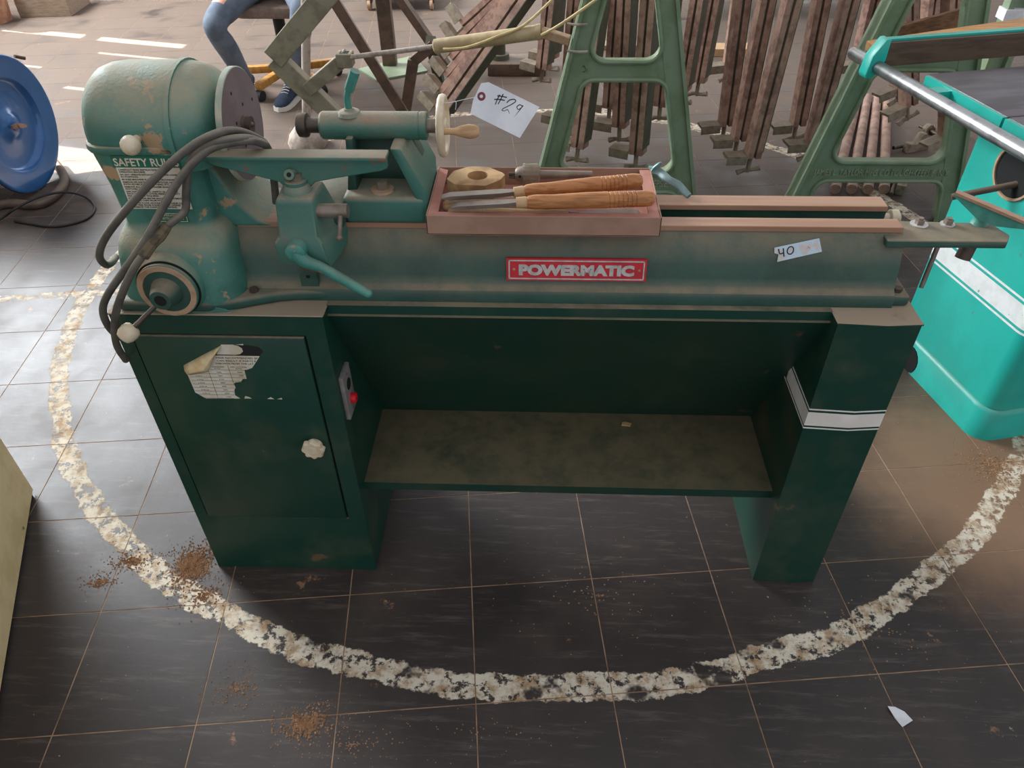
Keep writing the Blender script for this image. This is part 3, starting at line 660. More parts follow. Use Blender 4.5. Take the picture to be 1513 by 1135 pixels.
# ------------------------------------------------------------------ carton of turning tools on the bed
BX0, BX1, BY0, BY1, BZ, BH = .6165, 1.036, .060, .264, .9405, .038
box = thing('tool_carton', 'shallow brown cardboard carton lid lying across the lathe bed', 'box', (BX0, BY0, BZ))
bw, bd = BX1 - BX0, BY1 - BY0
part('carton_bottom', B().box(0, bw, 0, bd, 0, .002), 'cardin', box)
for n_, a in (('carton_side', (0, bw, 0, .0025, 0, BH)), ('carton_side', (0, bw, bd - .0025, bd, 0, BH)), ('carton_end', (0, .0025, 0, bd, 0, BH)), ('carton_end', (bw - .0025, bw, 0, bd, 0, BH))):
    part(n_, B().box(*a).bev(.0008, 1), 'card', box)
part('inner_flap', B().box(.003, bw - .003, .003, .018, BH - .004, BH - .0015), 'cardin', box)
part('inner_flap', B().loft([[(.0030, .006, BH - .001), (.020, .012, BH - .004), (.020, bd - .006, BH - .004), (.0030, bd - .003, BH - .001)], [(.0030, .006, BH - .003), (.019, .012, BH - .006), (.019, bd - .006, BH - .006), (.0030, bd - .003, BH - .003)]]), 'cardin', box)
part('inner_flap', B().box(bw - .022, bw - .003, .004, bd - .004, BH - .005, BH - .002), 'cardin', box)
def chisel(name, label, a, f, t, hr, m='handle', grooves=True, flat_=.4, bw_=.009):
    """handle butt a, ferrule f, blade tip t in world coordinates"""
    a, f, t = Vector(a), Vector(f), Vector(t)
    th = thing(name, label, 'chisel', tuple(f), 0, 'turning tools in the carton')
    a, t = a - f, t - f; ln = a.length; ax = a.normalized()
    prof = [(0, hr * .62), (.004, hr * .8), (ln * .08, hr * .9), (ln * .2, hr * .85), (ln * .45, hr * .98), (ln * .62, hr * 1.02)]
    if grooves:
        for k in range(7):
            s0 = ln * (.64 + .035 * k); prof += [(s0, hr * 1.0), (s0 + .0008, hr * .93), (s0 + .0016, hr * .93), (s0 + .0024, hr * 1.0)]
    prof += [(ln * .93, hr), (ln * .98, hr * .9), (ln, hr * .6)]
    part('handle', B().lathe((0, 0, 0), ax, prof, 24), m, th)
    part('ferrule', B().lathe(-ax * .019, ax, [(0, hr * .55), (.001, hr * .66), (.018, hr * .72), (.020, hr * .62)], 20), 'paleh' if m == 'handle' else 'steel', th)
    bx = (-ax * .015 - t).normalized(); sd = Vector((0, 0, 1)).cross(bx).normalized(); up = bx.cross(sd)
    def sec(c, w, h): return [c + sd * w + up * h, c - sd * w + up * h, c - sd * w - up * h, c + sd * w - up * h]
    part('blade', B().loft([sec(t, bw_ * .9, .0006), sec(t.lerp(-ax * .015, .12), bw_, bw_ * flat_), sec(t.lerp(-ax * .015, .8), bw_, bw_ * flat_), sec(-ax * .014, bw_ * .6, bw_ * flat_)]), 'blade', th)
    return th
chisel('turning_gouge', 'wood handled gouge with light blade lying along the carton front', Pz(966, 293, .997), Pz(778, 299, .996), Pz(667, 305, .985), .0145)
chisel('turning_scraper', 'wood handled scraper with dark blade lying behind the front gouge', Pz(948, 267, .998), Pz(774, 283, .996), Pz(652, 291, .990), .0145, flat_=.45)
chisel('turning_chisel', 'pale handled chisel under the gouges pointing right along the carton edge', Pz(662, 315, .962), Pz(840, 318, .962), Pz(945, 314, .962), .011, 'paleh')
chisel('turning_chisel', 'worn chisel with round butt beneath the gouge blade', Pz(655, 305, .965), Pz(800, 303, .962), Pz(900, 300, .958), .012, 'paleh', grooves=False)
chisel('turning_chisel', 'dusty chisel lying next to the wood block underneath the scraper blade', Pz(660, 300, .9545), Pz(800, 299, .9545), Pz(838, 292, .956), .011, 'card', grooves=True)
wb = thing('wood_block', 'rough hexagonal wood block with a round bored hole', 'wood block', tuple(Pz(703, 270, .985)))
b = B(); n = 36; out = []
hexp = [(x * 1.17, y * 1.1) for x, y in ((-.046, -.010), (-.030, -.030), (.018, -.034), (.040, -.012), (.048, .012), (.018, .040), (-.012, .042), (-.038, .022))]
def hexr(k):
    a = 2 * math.pi * k / n; d = Vector((math.cos(a), math.sin(a)))
    best = 9
    for i in range(len(hexp)):
        p, q = Vector(hexp[i]), Vector(hexp[(i + 1) % len(hexp)]); ed = q - p; den = d.x * ed.y - d.y * ed.x
        if abs(den) > 1e-9:
            s = (p.x * ed.y - p.y * ed.x) / den; uu = (p.x * d.y - p.y * d.x) / den
            if s > 0 and -1e-6 <= uu <= 1 + 1e-6: best = min(best, s)
    return d * best
O_ = [hexr(k) for k in range(n)]; I_ = [Vector((math.cos(2 * math.pi * k / n), math.sin(2 * math.pi * k / n))) * .0195 + Vector((.004, .002)) for k in range(n)]
b.loft([[(p.x, p.y, z) for p in P_] for P_, z in ((I_, -.018), (O_, -.018), (O_, .012), (I_, .014), (I_, -.018))], cap=False)
part('block_body', b, 'log', wb)
cp = Pz(772, 258, .985)
ck = thing('drill_chuck', 'grey keyed drill chuck with tapered arbor lying behind the scraper', 'drill chuck', tuple(cp), .02)
part('chuck_body', B().lathe((-.014, 0, 0), (1, 0, 0), [(0, .010), (.006, .0145), (.014, .0155), (.015, .0195)], 28), 'steel', ck)
b = B(); n = 60
b.loft([[(x, (r + (.0009 if (k // 2) % 2 and w else 0)) * math.cos(2 * math.pi * k / n), (r + (.0009 if (k // 2) % 2 and w else 0)) * math.sin(2 * math.pi * k / n)) for k in range(n)] for x, r, w in ((.001, .0195, 1), (.005, .0205, 1), (.007, .0200, 0), (.028, .0200, 1), (.031, .0185, 0), (.034, .012, 0))])
part('key_sleeve', b, 'jaw', ck)
part('chuck_jaw', B().cyl((-.026, .003, 0), (-.012, .004, 0), .003, n=8).cyl((-.026, -.003, .003), (-.012, -.004, .004), .003, n=8).cyl((-.026, -.003, -.003), (-.012, -.004, -.004), .003, n=8), 'dsteel', ck)
part('key_hole', B().cyl((-.005, -.0145, .0030), (-.005, -.0162, .0032), .0026, n=10), 'black', ck)
part('arbor', B().lathe((.034, 0, 0), (1, 0, 0), [(0, .0085), (.10, .0065)], 18), 'steel', ck)
ch = thing('chuck_key', 'small steel chuck key with angled shank between the two gouges', 'chuck key', (.862, .106, .986))
part('key_shank', B().cyl((0, 0, 0), (-.050, -.004, -.006), .003, n=10), 'steel', ch)
part('key_head', B().lathe((.004, -.004, -.004), (0, .2, 1), [(0, .006), (.012, .006), (.014, .004)], 12), 'steel', ch)
# teal spanner behind the carton
tw = thing('clamp_wrench', 'worn teal wrench with curved handle resting behind the carton', 'wrench', (1.07, .24, .94))
wp = [Pz(966, 252, .965), Pz(976, 256, .965), Pz(988, 266, .962), Pz(1002, 274, .956), Pz(1018, 290, .9475)]
o0 = Vector((1.07, .24, .94))
part('wrench_handle', B().tube([p - o0 for p in wp], [.012, .009, .008, .0085, .006], 10, 5, .7), mat('worn_teal', '#7d9190', '#6a7f7c', 40, rough=.5, metal=.3), tw)
part('wrench_jaw', B().tube([wp[0] - o0, Pz(970, 246, .975) - o0, Pz(977, 240, .985) - o0], [.010, .008, .004], 8, 4, .6).tube([wp[0] - o0, Pz(958, 248, .968) - o0], [.009, .005], 8, 3), mat('worn_teal_jaw', '#7fa3a0', '#648583', 40, rough=.5, metal=.3), tw)

def beam(b, p0, p1, w, h, up=(0, 0, 1)):
    p0, p1 = Vector(p0), Vector(p1); d = (p1 - p0).normalized(); s = d.cross(Vector(up)).normalized(); u = s.cross(d)
    def sec(c): return [c + s * w / 2 + u * h / 2, c - s * w / 2 + u * h / 2, c - s * w / 2 - u * h / 2, c + s * w / 2 - u * h / 2]
    b.loft([sec(p0), sec(p1)]); return b

# ------------------------------------------------------------------ table saw
so = Vector((2.137, .51, 0)); SR = math.atan2(.228, .974)
saw = thing('table_saw', 'turquoise cabinet table saw with white stripe and chrome fence rail', 'table saw', tuple(so), SR)
def arcbase(b, x0, x1, y0, y1, r, zs):
    b.loft([rrect(x0 + i, x1 - i, y0 + i, y1 - i, r, z, 6) for z, i in zs]); return b
part('base', arcbase(B(), 0, .56, 0, .50, .06, ((0, 0), (.098, .002), (.108, .008), (.112, .014))), 'turq', saw, ang=50)
part('base_opening', B().loft([[(x, .365 + .045 * math.cos(math.radians(a)), max(.0, .04 + .05 * math.sin(math.radians(a)))) for a in range(-60, 241, 20)] for x in (-.0012, .012)]), 'black', saw)
part('saw_cabinet', arcbase(B(), .012, .55, .012, .488, .05, ((.112, 0), (.80, 0))), 'turq', saw, ang=50)
for z0, z1, m in ((.385, .447, 'saww'), (.370, .377, 'saww'), (.455, .462, 'saww')):
    b = B().loft([rrect(.0112, .5508, .0112, .4888, .0508, z, 6) for z in (z0, z1)], cap=False)
    part('white_stripe', b, m, saw, ang=50)
hc = (.285, .735)
part('wheel_opening', B().cyl((.0105, *hc), (.014, *hc), .068, n=36), 'black', saw)
part('opening_rim', B().loft([[(x, hc[0] + r * math.cos(2 * math.pi * k / 36), hc[1] + r * math.sin(2 * math.pi * k / 36)) for k in range(36)] for x, r in ((.012, .076), (.006, .075), (.006, .069), (.012, .068))], cap=False), 'tan', saw)
part('tilt_shaft', B().cyl((.03, .262, .715), (-.115, .33, .655), .009), 'brownst', saw)
part('table_top', B().box(-.035, .62, -.12, .335, .835, .868).box(-.035, .62, .338, .68, .835, .868).bev(.003, 2), 'iron', saw, 'dark cast iron saw table')
part('table_skirt', B().box(-.047, -.034, -.12, .332, .820, .866).box(-.047, -.034, .341, .672, .820, .866), 'turq', saw)
part('table_web', B().box(.0, .56, .03, .47, .80, .836), 'turq', saw)
part('fence_rail', B().lathe((-.113, -.35, .852), (0, 1, 0), [(0, .0165), (.004, .019), (1.300, .019), (1.308, .016)], 24), 'chrome', saw)
for y in (0, .55): part('rail_bracket', B().box(-.10, -.04, y, y + .04, .838, .862), 'turq', saw)
part('fence_body', B().box(-.095, .68, .828, .852, .849, .926), 'turq', saw)
part('fence_face', B().box(-.090, .68, .812, .827, .851, .920), 'walnut', saw, 'dark wood fence face')
part('fence_head', B().prism([(-.140, .885), (-.108, .932), (-.092, .932), (-.092, .868), (-.122, .818), (-.142, .818), (-.148, .830)], 'y', .808, .850).bev(.004, 2), 'turq', saw)
# boards lying behind the fence
for nm, lb, m, a0, a1, w, th in (('pine_board', 'pale pine board lying behind the saw fence', 'pine', Py(1290, 73, 1.62), Py(1530, 38, 1.75), .10, .03), ('brown_board', 'dark brown board leaning behind the pine board', 'brownb', Py(1318, 55, 2.03), Py(1428, 24, 2.12), .02, .075)):
    b = B(); c0 = a0; beam(b, (0, 0, 0), a1 - a0, w, th)
    o = link(nm, b.bev(.002, 1).mesh(nm), m); o.location = a0; tag(o, lb, 'board')

# ------------------------------------------------------------------ clamp rack
rack = thing('clamp_rack', 'green cast iron clamp rack with two A-shaped end frames', 'clamp rack', (1.125, 1.8, 0))
def hw_(z): return .379 - .2263 * z
def aframe(cx, cy):
    b = B(); LW, Y0, Y1 = .078, cy - .022, cy + .03
    for sg_ in (-1, 1):
        b.prism([(cx + sg_ * hw_(0), 0), (cx + sg_ * hw_(1.25), 1.25), (cx + sg_ * (hw_(1.25) - LW), 1.25), (cx + sg_ * (hw_(0) - LW), 0)], 'y', Y0, Y1)
        b.prism([(cx + sg_ * hw_(0), 0), (cx + sg_ * hw_(1.25), 1.25), (cx + sg_ * (hw_(1.25) - .014), 1.25), (cx + sg_ * (hw_(0) - .014), 0)], 'y', Y0 - .016, Y1 + .02)
    for z0, z1 in ((.19, .27), (.645, .71), (1.18, 1.25)):
        b.prism([(cx - hw_(z0) + .02, z0), (cx + hw_(z0) - .02, z0), (cx + hw_(z1) - .02, z1), (cx - hw_(z1) + .02, z1)], 'y', Y0 + .0015, Y1 - .0015)
    R_ = .055; loops = []
    for z0, z1 in ((.27, .645), (.71, 1.18), (-.06, .19)):
        wl_ = []
        for sx, zc, dz in ((1, z1, -1), (-1, z1, -1), (-1, z0, 1), (1, z0, 1)):
            xe = hw_(zc) - LW; ctr = (cx + sx * (hw_(zc + dz * R_) - LW - R_), zc + dz * R_)
            arc = []
            for k in range(7):
                a = math.radians(90 * k / 6)
                arc.append((ctr[0] + sx * R_ * math.cos(a), ctr[1] - dz * R_ * math.sin(a)))
            corner = (cx + sx * (hw_(zc) - LW + .004), zc - dz * .004)
            if z0 > 0 or zc == z1: b.prism([corner] + arc, 'y', Y0 + .003, Y1 - .003)
            wl_ += arc if (sx, dz) in ((1, -1), (-1, 1)) else arc[::-1]
        if z0 < 0: wl_ = [(cx + hw_(.03) - LW, .0)] + wl_[:14] + [(cx - hw_(.03) + LW, .0)]
        loops.append((wl_, z0 >= 0))
    f = part('end_frame', b, 'frame', rack)
    f_off(f)
    for wl_, cl in loops:
        pts = [Vector((x, Y0 - .006, z)) for x, z in wl_]
        if cl: pts.append(pts[0])
        r_ = part('window_rim', B().tube(pts, .009, 8, 1), 'frame', f); 
    zt = .212
    text('lettering', 'JAMES L. TAYLOR MFG CO POUGHKEEPSIE, N.Y.', .040, 'letter', f, (cx - .285, Y0 - .0005, zt), (1, 0, 0), (0, 0, 1), width=.56, depth=.004, bold=0)
    return f
RO = Vector((1.125, 1.8, 0))
def f_off(f): f.location = -RO
aframe(1.125, 1.80); aframe(2.256, 1.92)
b = B().box(-.85, 2.3, .17, .21, 1.222, 1.27).box(-.85, 2.3, 1.52, 1.56, 1.222, 1.27)
for x in (0, 1.131): b.box(x - .03, x + .03, -.02, 1.56, 1.2501, 1.28)
part('carrier_beam', b, 'frame', rack)
def rl(p): return Vector(p) - RO
b = B()
A0, A1_, A2_ = rl(Py(492, -20, 1.9)), rl(Py(405, 86, 1.9)), rl(Py(560, 235, 1.9))
beam(b, A0, A1_, .085, .05, (0, 1, 0))
part('tightener_arm', b.bev(.003, 1), 'armgreen', rack, 'grey-green bent steel tightener arm')
part('tightener_arm', beam(B(), A1_ + Vector((0, .006, 0)), A2_ + Vector((0, .006, 0)), .075, .05, (0, 1, 0)).bev(.003, 1), 'armgreen', rack)
j0, j1 = rl(Py(455, 132, 1.88)), rl(Py(514, 82, 1.88))
part('link_bar', beam(B(), j0, j1, .05, .05, (0, 1, 0)).bev(.002, 1), 'armgreen', rack)
c0 = rl(Py(510, 86, 1.87)); part('clevis', B().box(c0.x - .03, c0.x + .03, c0.y - .03, c0.y + .03, c0.z - .03, c0.z + .022).bev(.003, 1), 'armgreen', rack)
part('clevis_hole', B().box(c0.x - .017, c0.x + .017, c0.y - .017, c0.y + .017, c0.z + .0221, c0.z + .0226), 'black', rack)
k0, k1, k2 = rl(Py(514, 85, 1.85)), rl(Py(641, 69, 1.83)), rl(Py(800, 47, 1.80))
part('piston_rod', B().cyl(k0, k1, .0095), 'pole', rack)
part('air_cylinder', B().lathe(k1, k2 - k1, [(0, .019), (.004, .026), ((k2 - k1).length - .02, .026), ((k2 - k1).length - .018, .028), ((k2 - k1).length, .028)], 24), 'cyl', rack, 'cream air cylinder')
k3 = rl(Py(842, 60, 1.78)); part('cylinder_mount', beam(B(), k2, k3, .03, .045, (0, 1, 0)).bev(.003, 1), 'tan', rack)
part('air_hose', B().tube([rl(q) for q in (Py(655, 73, 1.78), Py(690, 70, 1.77), Py(740, 52, 1.78), Py(780, 33, 1.8), Py(840, -25, 1.85))], .0055, 8), 'hose', rack)
part('air_hose', B().tube([rl(q) for q in (Py(800, 52, 1.77), Py(830, 35, 1.75), Py(880, 0, 1.74), Py(930, -40, 1.76))], .0055, 8), 'hose', rack)
for v in (35, 75):
    q0 = rl(Py(838, v, 1.765)); q1 = rl(Py(868, v + 1, 1.765)); part('hose_tie', B().tube([q0, q0.lerp(q1, .5) + Vector((0, -.008, 0)), q1], .005, 6), 'pole', rack)
# bar clamps
def make_clamp():
    t = thing('bar_clamp', 'x', 'clamp')
    Lc = 1.0
    for x0, x1 in ((-.032, -.006), (.006, .032)):
        part('rail', B().box(x0, x1, -.03, .03, 0, Lc), 'rust', t)
    part('web', B().box(-.006, .006, -.018, .03, .01, Lc), 'rust2', t)
    part('side_plate', B().box(.032, .036, -.03, .045, .03, Lc), 'rust2', t)
    teeth = [(-.034, -.034), (-.034, .034)] + [(-.125 - (.006 if k % 2 else 0), .034 - .068 * k / 12) for k in range(13)]
    j = part('jaw', B().prism(teeth, 'z', .0, .012).box(-.128, -.034, -.034, -.028, -.028, .0), 'jaw', t)
    part('screw', B().cyl((-.005, 0, .005), (-.005, 0, -.075), .0105, n=10), 'jaw', t)
    part('handle', B().tube([(-.055, .0, -.078), (-.02, 0, -.066), (.02, 0, -.064), (.05, 0, -.055)], [.014, .009, .009, .014], 8, 3), 'jaw', t)
    return t
proto = make_clamp(); first = [True]
hang = []
def clamp(bot, top, y, yaw, label, group, y2=None, zt_=1.2):
    p0 = Py(bot[0], bot[1], y); p1 = Py(top[0], top[1], y if y2 is None else y2)
    d = (p1 - p0).normalized()
    o = proto if first[0] else copy_tree(proto); first[0] = False
    R_ = Vector((0, 0, 1)).rotation_difference(d).to_matrix().to_4x4() @ Matrix.Rotation(yaw, 4, 'Z')
    ln = (zt_ - .035 - p0.z) / d.z
    tp3 = p0 + d * ln - RO
    hang.append(tp3.copy())
    o.matrix_world = Matrix.Translation(p0) @ R_ @ Matrix.Diagonal((1, 1, 1, 1))
    o['label'] = label; o['group'] = group
    sc = ln / 1.0
    for ch in [x for x in bpy.data.objects if x.parent == o and x.name.split('.')[0] in ('rail', 'web', 'side_plate')]: ch.scale = (1, 1, sc)
    return o
G = 'bar clamps hanging from the rack'
ORD = ('first', 'second', 'third', 'fourth', 'fifth', 'sixth', 'seventh', 'eighth')
LA = 'rusty bar clamp hanging behind the green stand tied with air hose'
for i, (bt, tp_, y, yw) in enumerate(sorted((((856, 216), (884, 0), 2.2, -.5), ((917, 186), (926, 0), 2.35, -.5), ((942, 226), (961, 0), 2.15, -.5), ((902, 158), (914, 0), 2.6, -.5), ((977, 155), (992, 0), 2.6, -.5), ((838, 178), (852, 0), 2.5, -.5), ((815, 84), (822, 0), 3.15, -.5), ((803, 100), (814, 0), 2.98, -.5)), key=lambda w: w[0][0])):
    clamp(bt, tp_, y, yw, ORD[7 - i] + ' rusty bar clamp from the open gap, hanging behind the hose-tied green stand', G)
LB = 'rusty bar clamp hanging in the open between the two green stands'
for i, (bt, tp_, y, yw) in enumerate(sorted((((1010, 132), (1032, 0), 2.72, -.5), ((1034, 120), (1056, 0), 2.88, -.5), ((1072, 184), (1096, 0), 2.5, .12), ((1091, 206), (1132, 0), 2.35, .12), ((1111, 231), (1170, 0), 2.2, .15), ((1079, 96), (1092, 0), 3.0, .2), ((1178, 184), (1213, 0), 2.5, .12), ((1200, 212), (1255, 0), 2.35, .15)), key=lambda w: w[0][0])):
    clamp(bt, tp_, y, yw, ORD[i] + ' rusty bar clamp from the hose-tied stand, hanging between both stands', G)
LC = 'rusty bar clamp hanging behind the lettered stand beside the table saw'
for i, (bt, tp_, y, yw) in enumerate(sorted((((1268, 95), (1290, 0), 2.95, .2), ((1342, 155), (1342, 40), 2.55, .3), ((1400, 200), (1405, 40), 2.5, .3), ((1328, 128), (1330, 20), 2.8, .3), ((1372, 30), (1376, 0), 3.0, .3)), key=lambda w: w[0][0])):
    clamp(bt, tp_, y, yw, ORD[4 - i] + ' bar clamp from the table saw, hanging behind the lettered stand', G)
LD = 'dusty bar clamp tilted over in the slanting bundle beside the air cylinder'
for k in range(6):
    clamp((652 + k * 7, 166 - k * 25), (775 + k * 7, -8 - k * 12), 2.35 + .1 * k, -.55, ORD[k] + ' dusty bar clamp from the handwheel in the tilted bundle', 'tilted clamp bundle', zt_=.93)
for h in hang:
    part('hanger_rod', B().box(h.x - .006, h.x + .006, .17, 1.56, 1.215, 1.2225).cyl(h + Vector((0, 0, .0015)), (h.x, h.y, 1.216), .005, n=8), 'dsteel', rack)
# pipes and loose clamp heads on the floor under the lettered stand
for k in range(4):
    a, c_ = Pz(1232 + 24 * k, 287), Pz(1266 + 14 * k, 150)
    o = link('rusty_pipe', B().lathe((0, 0, .024), c_ - a, [(0, .019), (.0005, .024), ((c_ - a).length, .024)], 16).mesh('rusty_pipe'), 'rust')
    o.location = a; tag(o, ORD[3 - k] + ' rusty pipe from the table saw, lying under the lettered stand', 'pipe', 'rusty pipes')
for k, (u, v, rz) in enumerate(((1352, 222, .4), (1385, 200, 2.0), (1330, 280, 1.1))):
    p = Pz(u, v); t = thing('pipe_clamp', ['loose rusty pipe clamp with upright lug on the floor nearest the pipes', 'loose rusty pipe clamp on the floor behind the other loose clamp', 'loose rusty pipe clamp lying under the lettered crossbar'][k], 'clamp', tuple(p), rz, 'loose pipe clamps')
    part('bracket', B().prism([(-.07, 0), (.06, 0), (.06, .03), (.02, .035), (.03, .09), (0, .09), (-.02, .04), (-.07, .05)], 'y', -.02, .02).bev(.003, 1), 'jaw', t)
    part('screw', B().cyl((-.12, .03, .02), (.10, .03, .02), .010, n=10), 'dsteel', t)
    part('collar', B().cyl((.03, .03, .025), (.06, .03, .025), .025, n=14), 'jaw', t)

# ------------------------------------------------------------------ things at the back
# brown steel stand on a green plate
pp = Pz(577, 98)
st_ = thing('steel_stand', 'brown steel post with slanting brace on a green floor plate', 'stand', tuple(pp))
part('floor_plate', B().loft([[Pz(u, v) - pp + Vector((0, 0, z)) for u, v in ((530, 104), (556, 121), (632, 107), (612, 84))] for z in (.0005, .012)]), 'frame', st_)
part('post', B().box(-.045, .045, -.035, .035, .012, 1.2).bev(.004, 1), 'brownst', st_)
part('brace', beam(B(), Py(572, -30, pp.y - .1) - pp, Pz(668, 108, .02) - pp, .05, .05), 'brownst', st_)
# angle-iron trestle
tr = thing('angle_iron_trestle', 'brown angle iron trestle with splayed legs behind the tailstock', 'trestle', (.2, 2.9, 0))
tv = Vector((.2, 2.9, 0))
part('leg', beam(B(), Py(478, -25, 2.75) - tv, Pz(612, 200) - tv + Vector((0, 0, .035)), .045, .05), 'brownst', tr)
part('leg', beam(B(), Pz(597, 185) - tv + Vector((0, 0, .012)), Py(611, 88, 2.95) - tv, .055, .05, (0, 1, 0)), 'brownst', tr)
part('strut', beam(B(), Py(611, 90, 2.95) - tv, Py(640, 66, 2.95) - tv, .05, .05, (0, 1, 0)), 'brownst', tr)
part('strut', beam(B(), Py(636, 60, 2.95) - tv, Pz(652, 135) - tv + Vector((0, 0, .025)), .05, .05, (0, 1, 0)), 'rust2', tr)
part('top_bar', beam(B(), Py(478, -25, 2.75) - tv, Py(640, 62, 2.95) - tv + Vector((.0, 0, .45)), .04, .04), 'brownst', tr)
# chalky pole on a round foot
pf = Pz(456, 214)
po = thing('pole_stand', 'chalky white pole standing on a heavy rounded foot', 'stand', tuple(pf))
part('pole', B().cyl((0, 0, .06), (Py(451, -60, pf.y) - pf), .022), 'pole', po)
part('foot', B().lathe((0, 0, 0), (0, 0, 1), [(0, .10), (.02, .105), (.06, .09), (.10, .055), (.14, .026)], 28), 'pole', po)
# low steel base with a short post
lb = Pz(760, 113)
lo_ = thing('machine_base', 'low grey steel machine base with round post behind the tag', 'machine base', tuple(lb))
part('base_block', B().box(-.17, .20, 0, .22, 0, .075).bev(.006, 2), 'brownst', lo_)
part('base_post', B().lathe((-.10, .12, .075), (0, 0, 1), [(0, .065), (.03, .062), (.032, .04), (.5, .04)], 20), 'rust2', lo_)
# planks and low beam far back
for u, v, ln, w, h, m, nm, lbl in ((905, 74, .55, .12, .03, 'crate', 'wood_plank', 'dusty plank on the floor behind the clamps'), (1078, 84, .28, .14, .05, 'paleh', 'wood_plank', 'short pale plank on the floor between hanging clamps')):
    p = Pz(u, v); o = link(nm, B().box(-ln / 2, ln / 2, 0, w, 0, h).bev(.003, 1).mesh(nm), m); o.location = p; tag(o, lbl, 'plank')
p = Pz(1120, 30); gb = thing('assembly_table', 'low green framed table with pale top at the back', 'table', tuple(p))
part('rail', B().box(-.75, .75, 0, .05, .20, .30), 'frame', gb); part('table_top', B().box(-.8, .8, 0, .7, .30, .34), 'white', gb)
for x in (-.7, .65): part('leg', B().box(x, x + .05, 0, .05, 0, .2), 'frame', gb)
# wheeled board cart
p = Pz(590, 16); ct = thing('wheeled_cart', 'low wooden board cart on casters at the back', 'cart', tuple(p))
part('deck', B().box(-.30, .32, 0, .5, .09, .15).bev(.004, 1), 'paleh', ct)
for x in (-.24, .26):
    cs = part('caster', B().cyl((x - .012, .03, .042), (x + .012, .03, .042), .042, n=20), 'tan', ct); part('caster_fork', B().box(x - .02, x + .02, .02, .07, .05, .09), 'dsteel', cs)
# red and green post by the saw boards
p = Pz(1452, 150); gp_ = thing('rack_post', 'green channel post with red bracket and pipe at the back', 'post', tuple(p))
zt = Py(1450, 18, p.y).z
part('post', B().box(-.075, -.045, -.03, .04, 0, 1.2).box(.03, .06, -.03, .04, 0, 1.2).box(-.045, .03, .01, .04, 0, 1.2), 'frame', gp_)
part('tape_band', B().box(-.085, .068, -.04, .05, zt - .035, zt + .02), 'paper', gp_)
part('bracket', B().box(.07, .15, -.035, .03, zt - .09, zt + .13), 'rred', gp_, 'red bracket')
part('pipe', B().cyl((.14, 0, zt + .06), (.7, .05, zt + .09), .025), 'rred', gp_)
# bucket and wooden box, far left
p = Pz(8, 37); bk = thing('bucket', 'peach plaster stained bucket on the floor at the back', 'bucket', (p.x - .17, p.y + .10, 0))
part('bucket_body', B().lathe((0, 0, 0), (0, 0, 1), [(0, .15), (.30, .18), (.30, .172), (.02, .145)], 32), 'terra', bk); part('bucket_rim', B().lathe((0, 0, .28), (0, 0, 1), [(0, .182), (.02, .186), (.022, .18)], 32, cap=False), 'terra', bk)
p0_, p1_ = Pz(30, 26), Pz(106, 24); wbx = thing('wooden_box', 'grey weathered wooden box beside the bucket', 'box', tuple(p0_), math.atan2(p1_.y - p0_.y, p1_.x - p0_.x))
lw = (p1_ - p0_).length
for nm, a in (('side_board', (0, lw, 0, .02, 0, .22)), ('side_board', (0, lw, .38, .40, 0, .22)), ('end_board', (0, .02, .02, .38, 0, .22)), ('end_board', (lw - .02, lw, .02, .38, 0, .22)), ('bottom_board', (.02, lw - .02, .02, .38, 0, .02))):
    part(nm, B().box(*a).bev(.002, 1), 'crate', wbx)

# ------------------------------------------------------------------ blue reel with hose
RX, RY, RR = -1.60, 2.16, .305
rl_ = thing('hose_reel', 'blue steel reel with dished flange and rusty hub bolt', 'reel', (RX, RY, 0))
fl_ = B().lathe((0, 0, RR), (1, 0, 0), [(-.052, .02), (-.052, .200), (-.020, .215), (-.016, .287), (-.012, .299), (-.004, .303), (.002, .301), (.004, .296), (.000, .285), (-.002, .220), (-.006, .206), (-.034, .198), (-.040, .185), (-.034, .09), (-.022, .055), (-.010, .045), (-.008, .02)], 72, cap=False)
part('flange', fl_, 'blue', rl_, ang=50)
part('flange_edge', B().lathe((0, 0, RR), (1, 0, 0), [(-.013, .3005), (-.009, .3040), (-.005, .3005)], 72, cap=False), 'black', rl_)
part('hub', B().lathe((-.012, 0, RR), (1, 0, 0), [(0, .022), (.010, .020), (.012, .012)], 20), 'blue', rl_)
part('wing_nut', B().cyl((-.002, 0, RR), (.022, 0, RR), .012, n=6).loft([[(x, -.045, RR + .018), (x, .0, RR + .012), (x, .05, RR - .012), (x, .052, RR - .026), (x, 0, RR - .013), (x, -.046, RR + .002)] for x in (.004, .014)]), 'rust', rl_, 'rusty wing nut')
part('drum', B().lathe((-.55, 0, RR), (1, 0, 0), [(0, .30), (.016, .30), (.016, .245)] + [(.02 + .032 * k + q * .008, .245 + .012 * math.sin(math.pi * q / 4)) for k in range(14) for q in range(4)] + [(.478, .245)], 48), 'dhose', rl_)
part('pin', B().cyl((-.01, .20, RR + .245), (.012, .235, RR + .225), .008, n=8), 'dsteel', rl_)
hz = Vector((-1.6, 2.0, 0))
h_ = link('rubber_hose', B().tube([Pz(-30, 312, .02) - hz, Pz(10, 301, .02) - hz, Pz(45, 303, .02) - hz, Pz(68, 298, .02) - hz, Pz(88, 282, .02) - hz, Pz(95, 268, .02) - hz, Pz(92, 255, .02) - hz, Pz(80, 240, .02) - hz], .021, 12).mesh('rubber_hose', 70), 'dhose'); h_.location = hz
tag(h_, 'thick brown hose curling on the floor under the blue reel', 'hose')
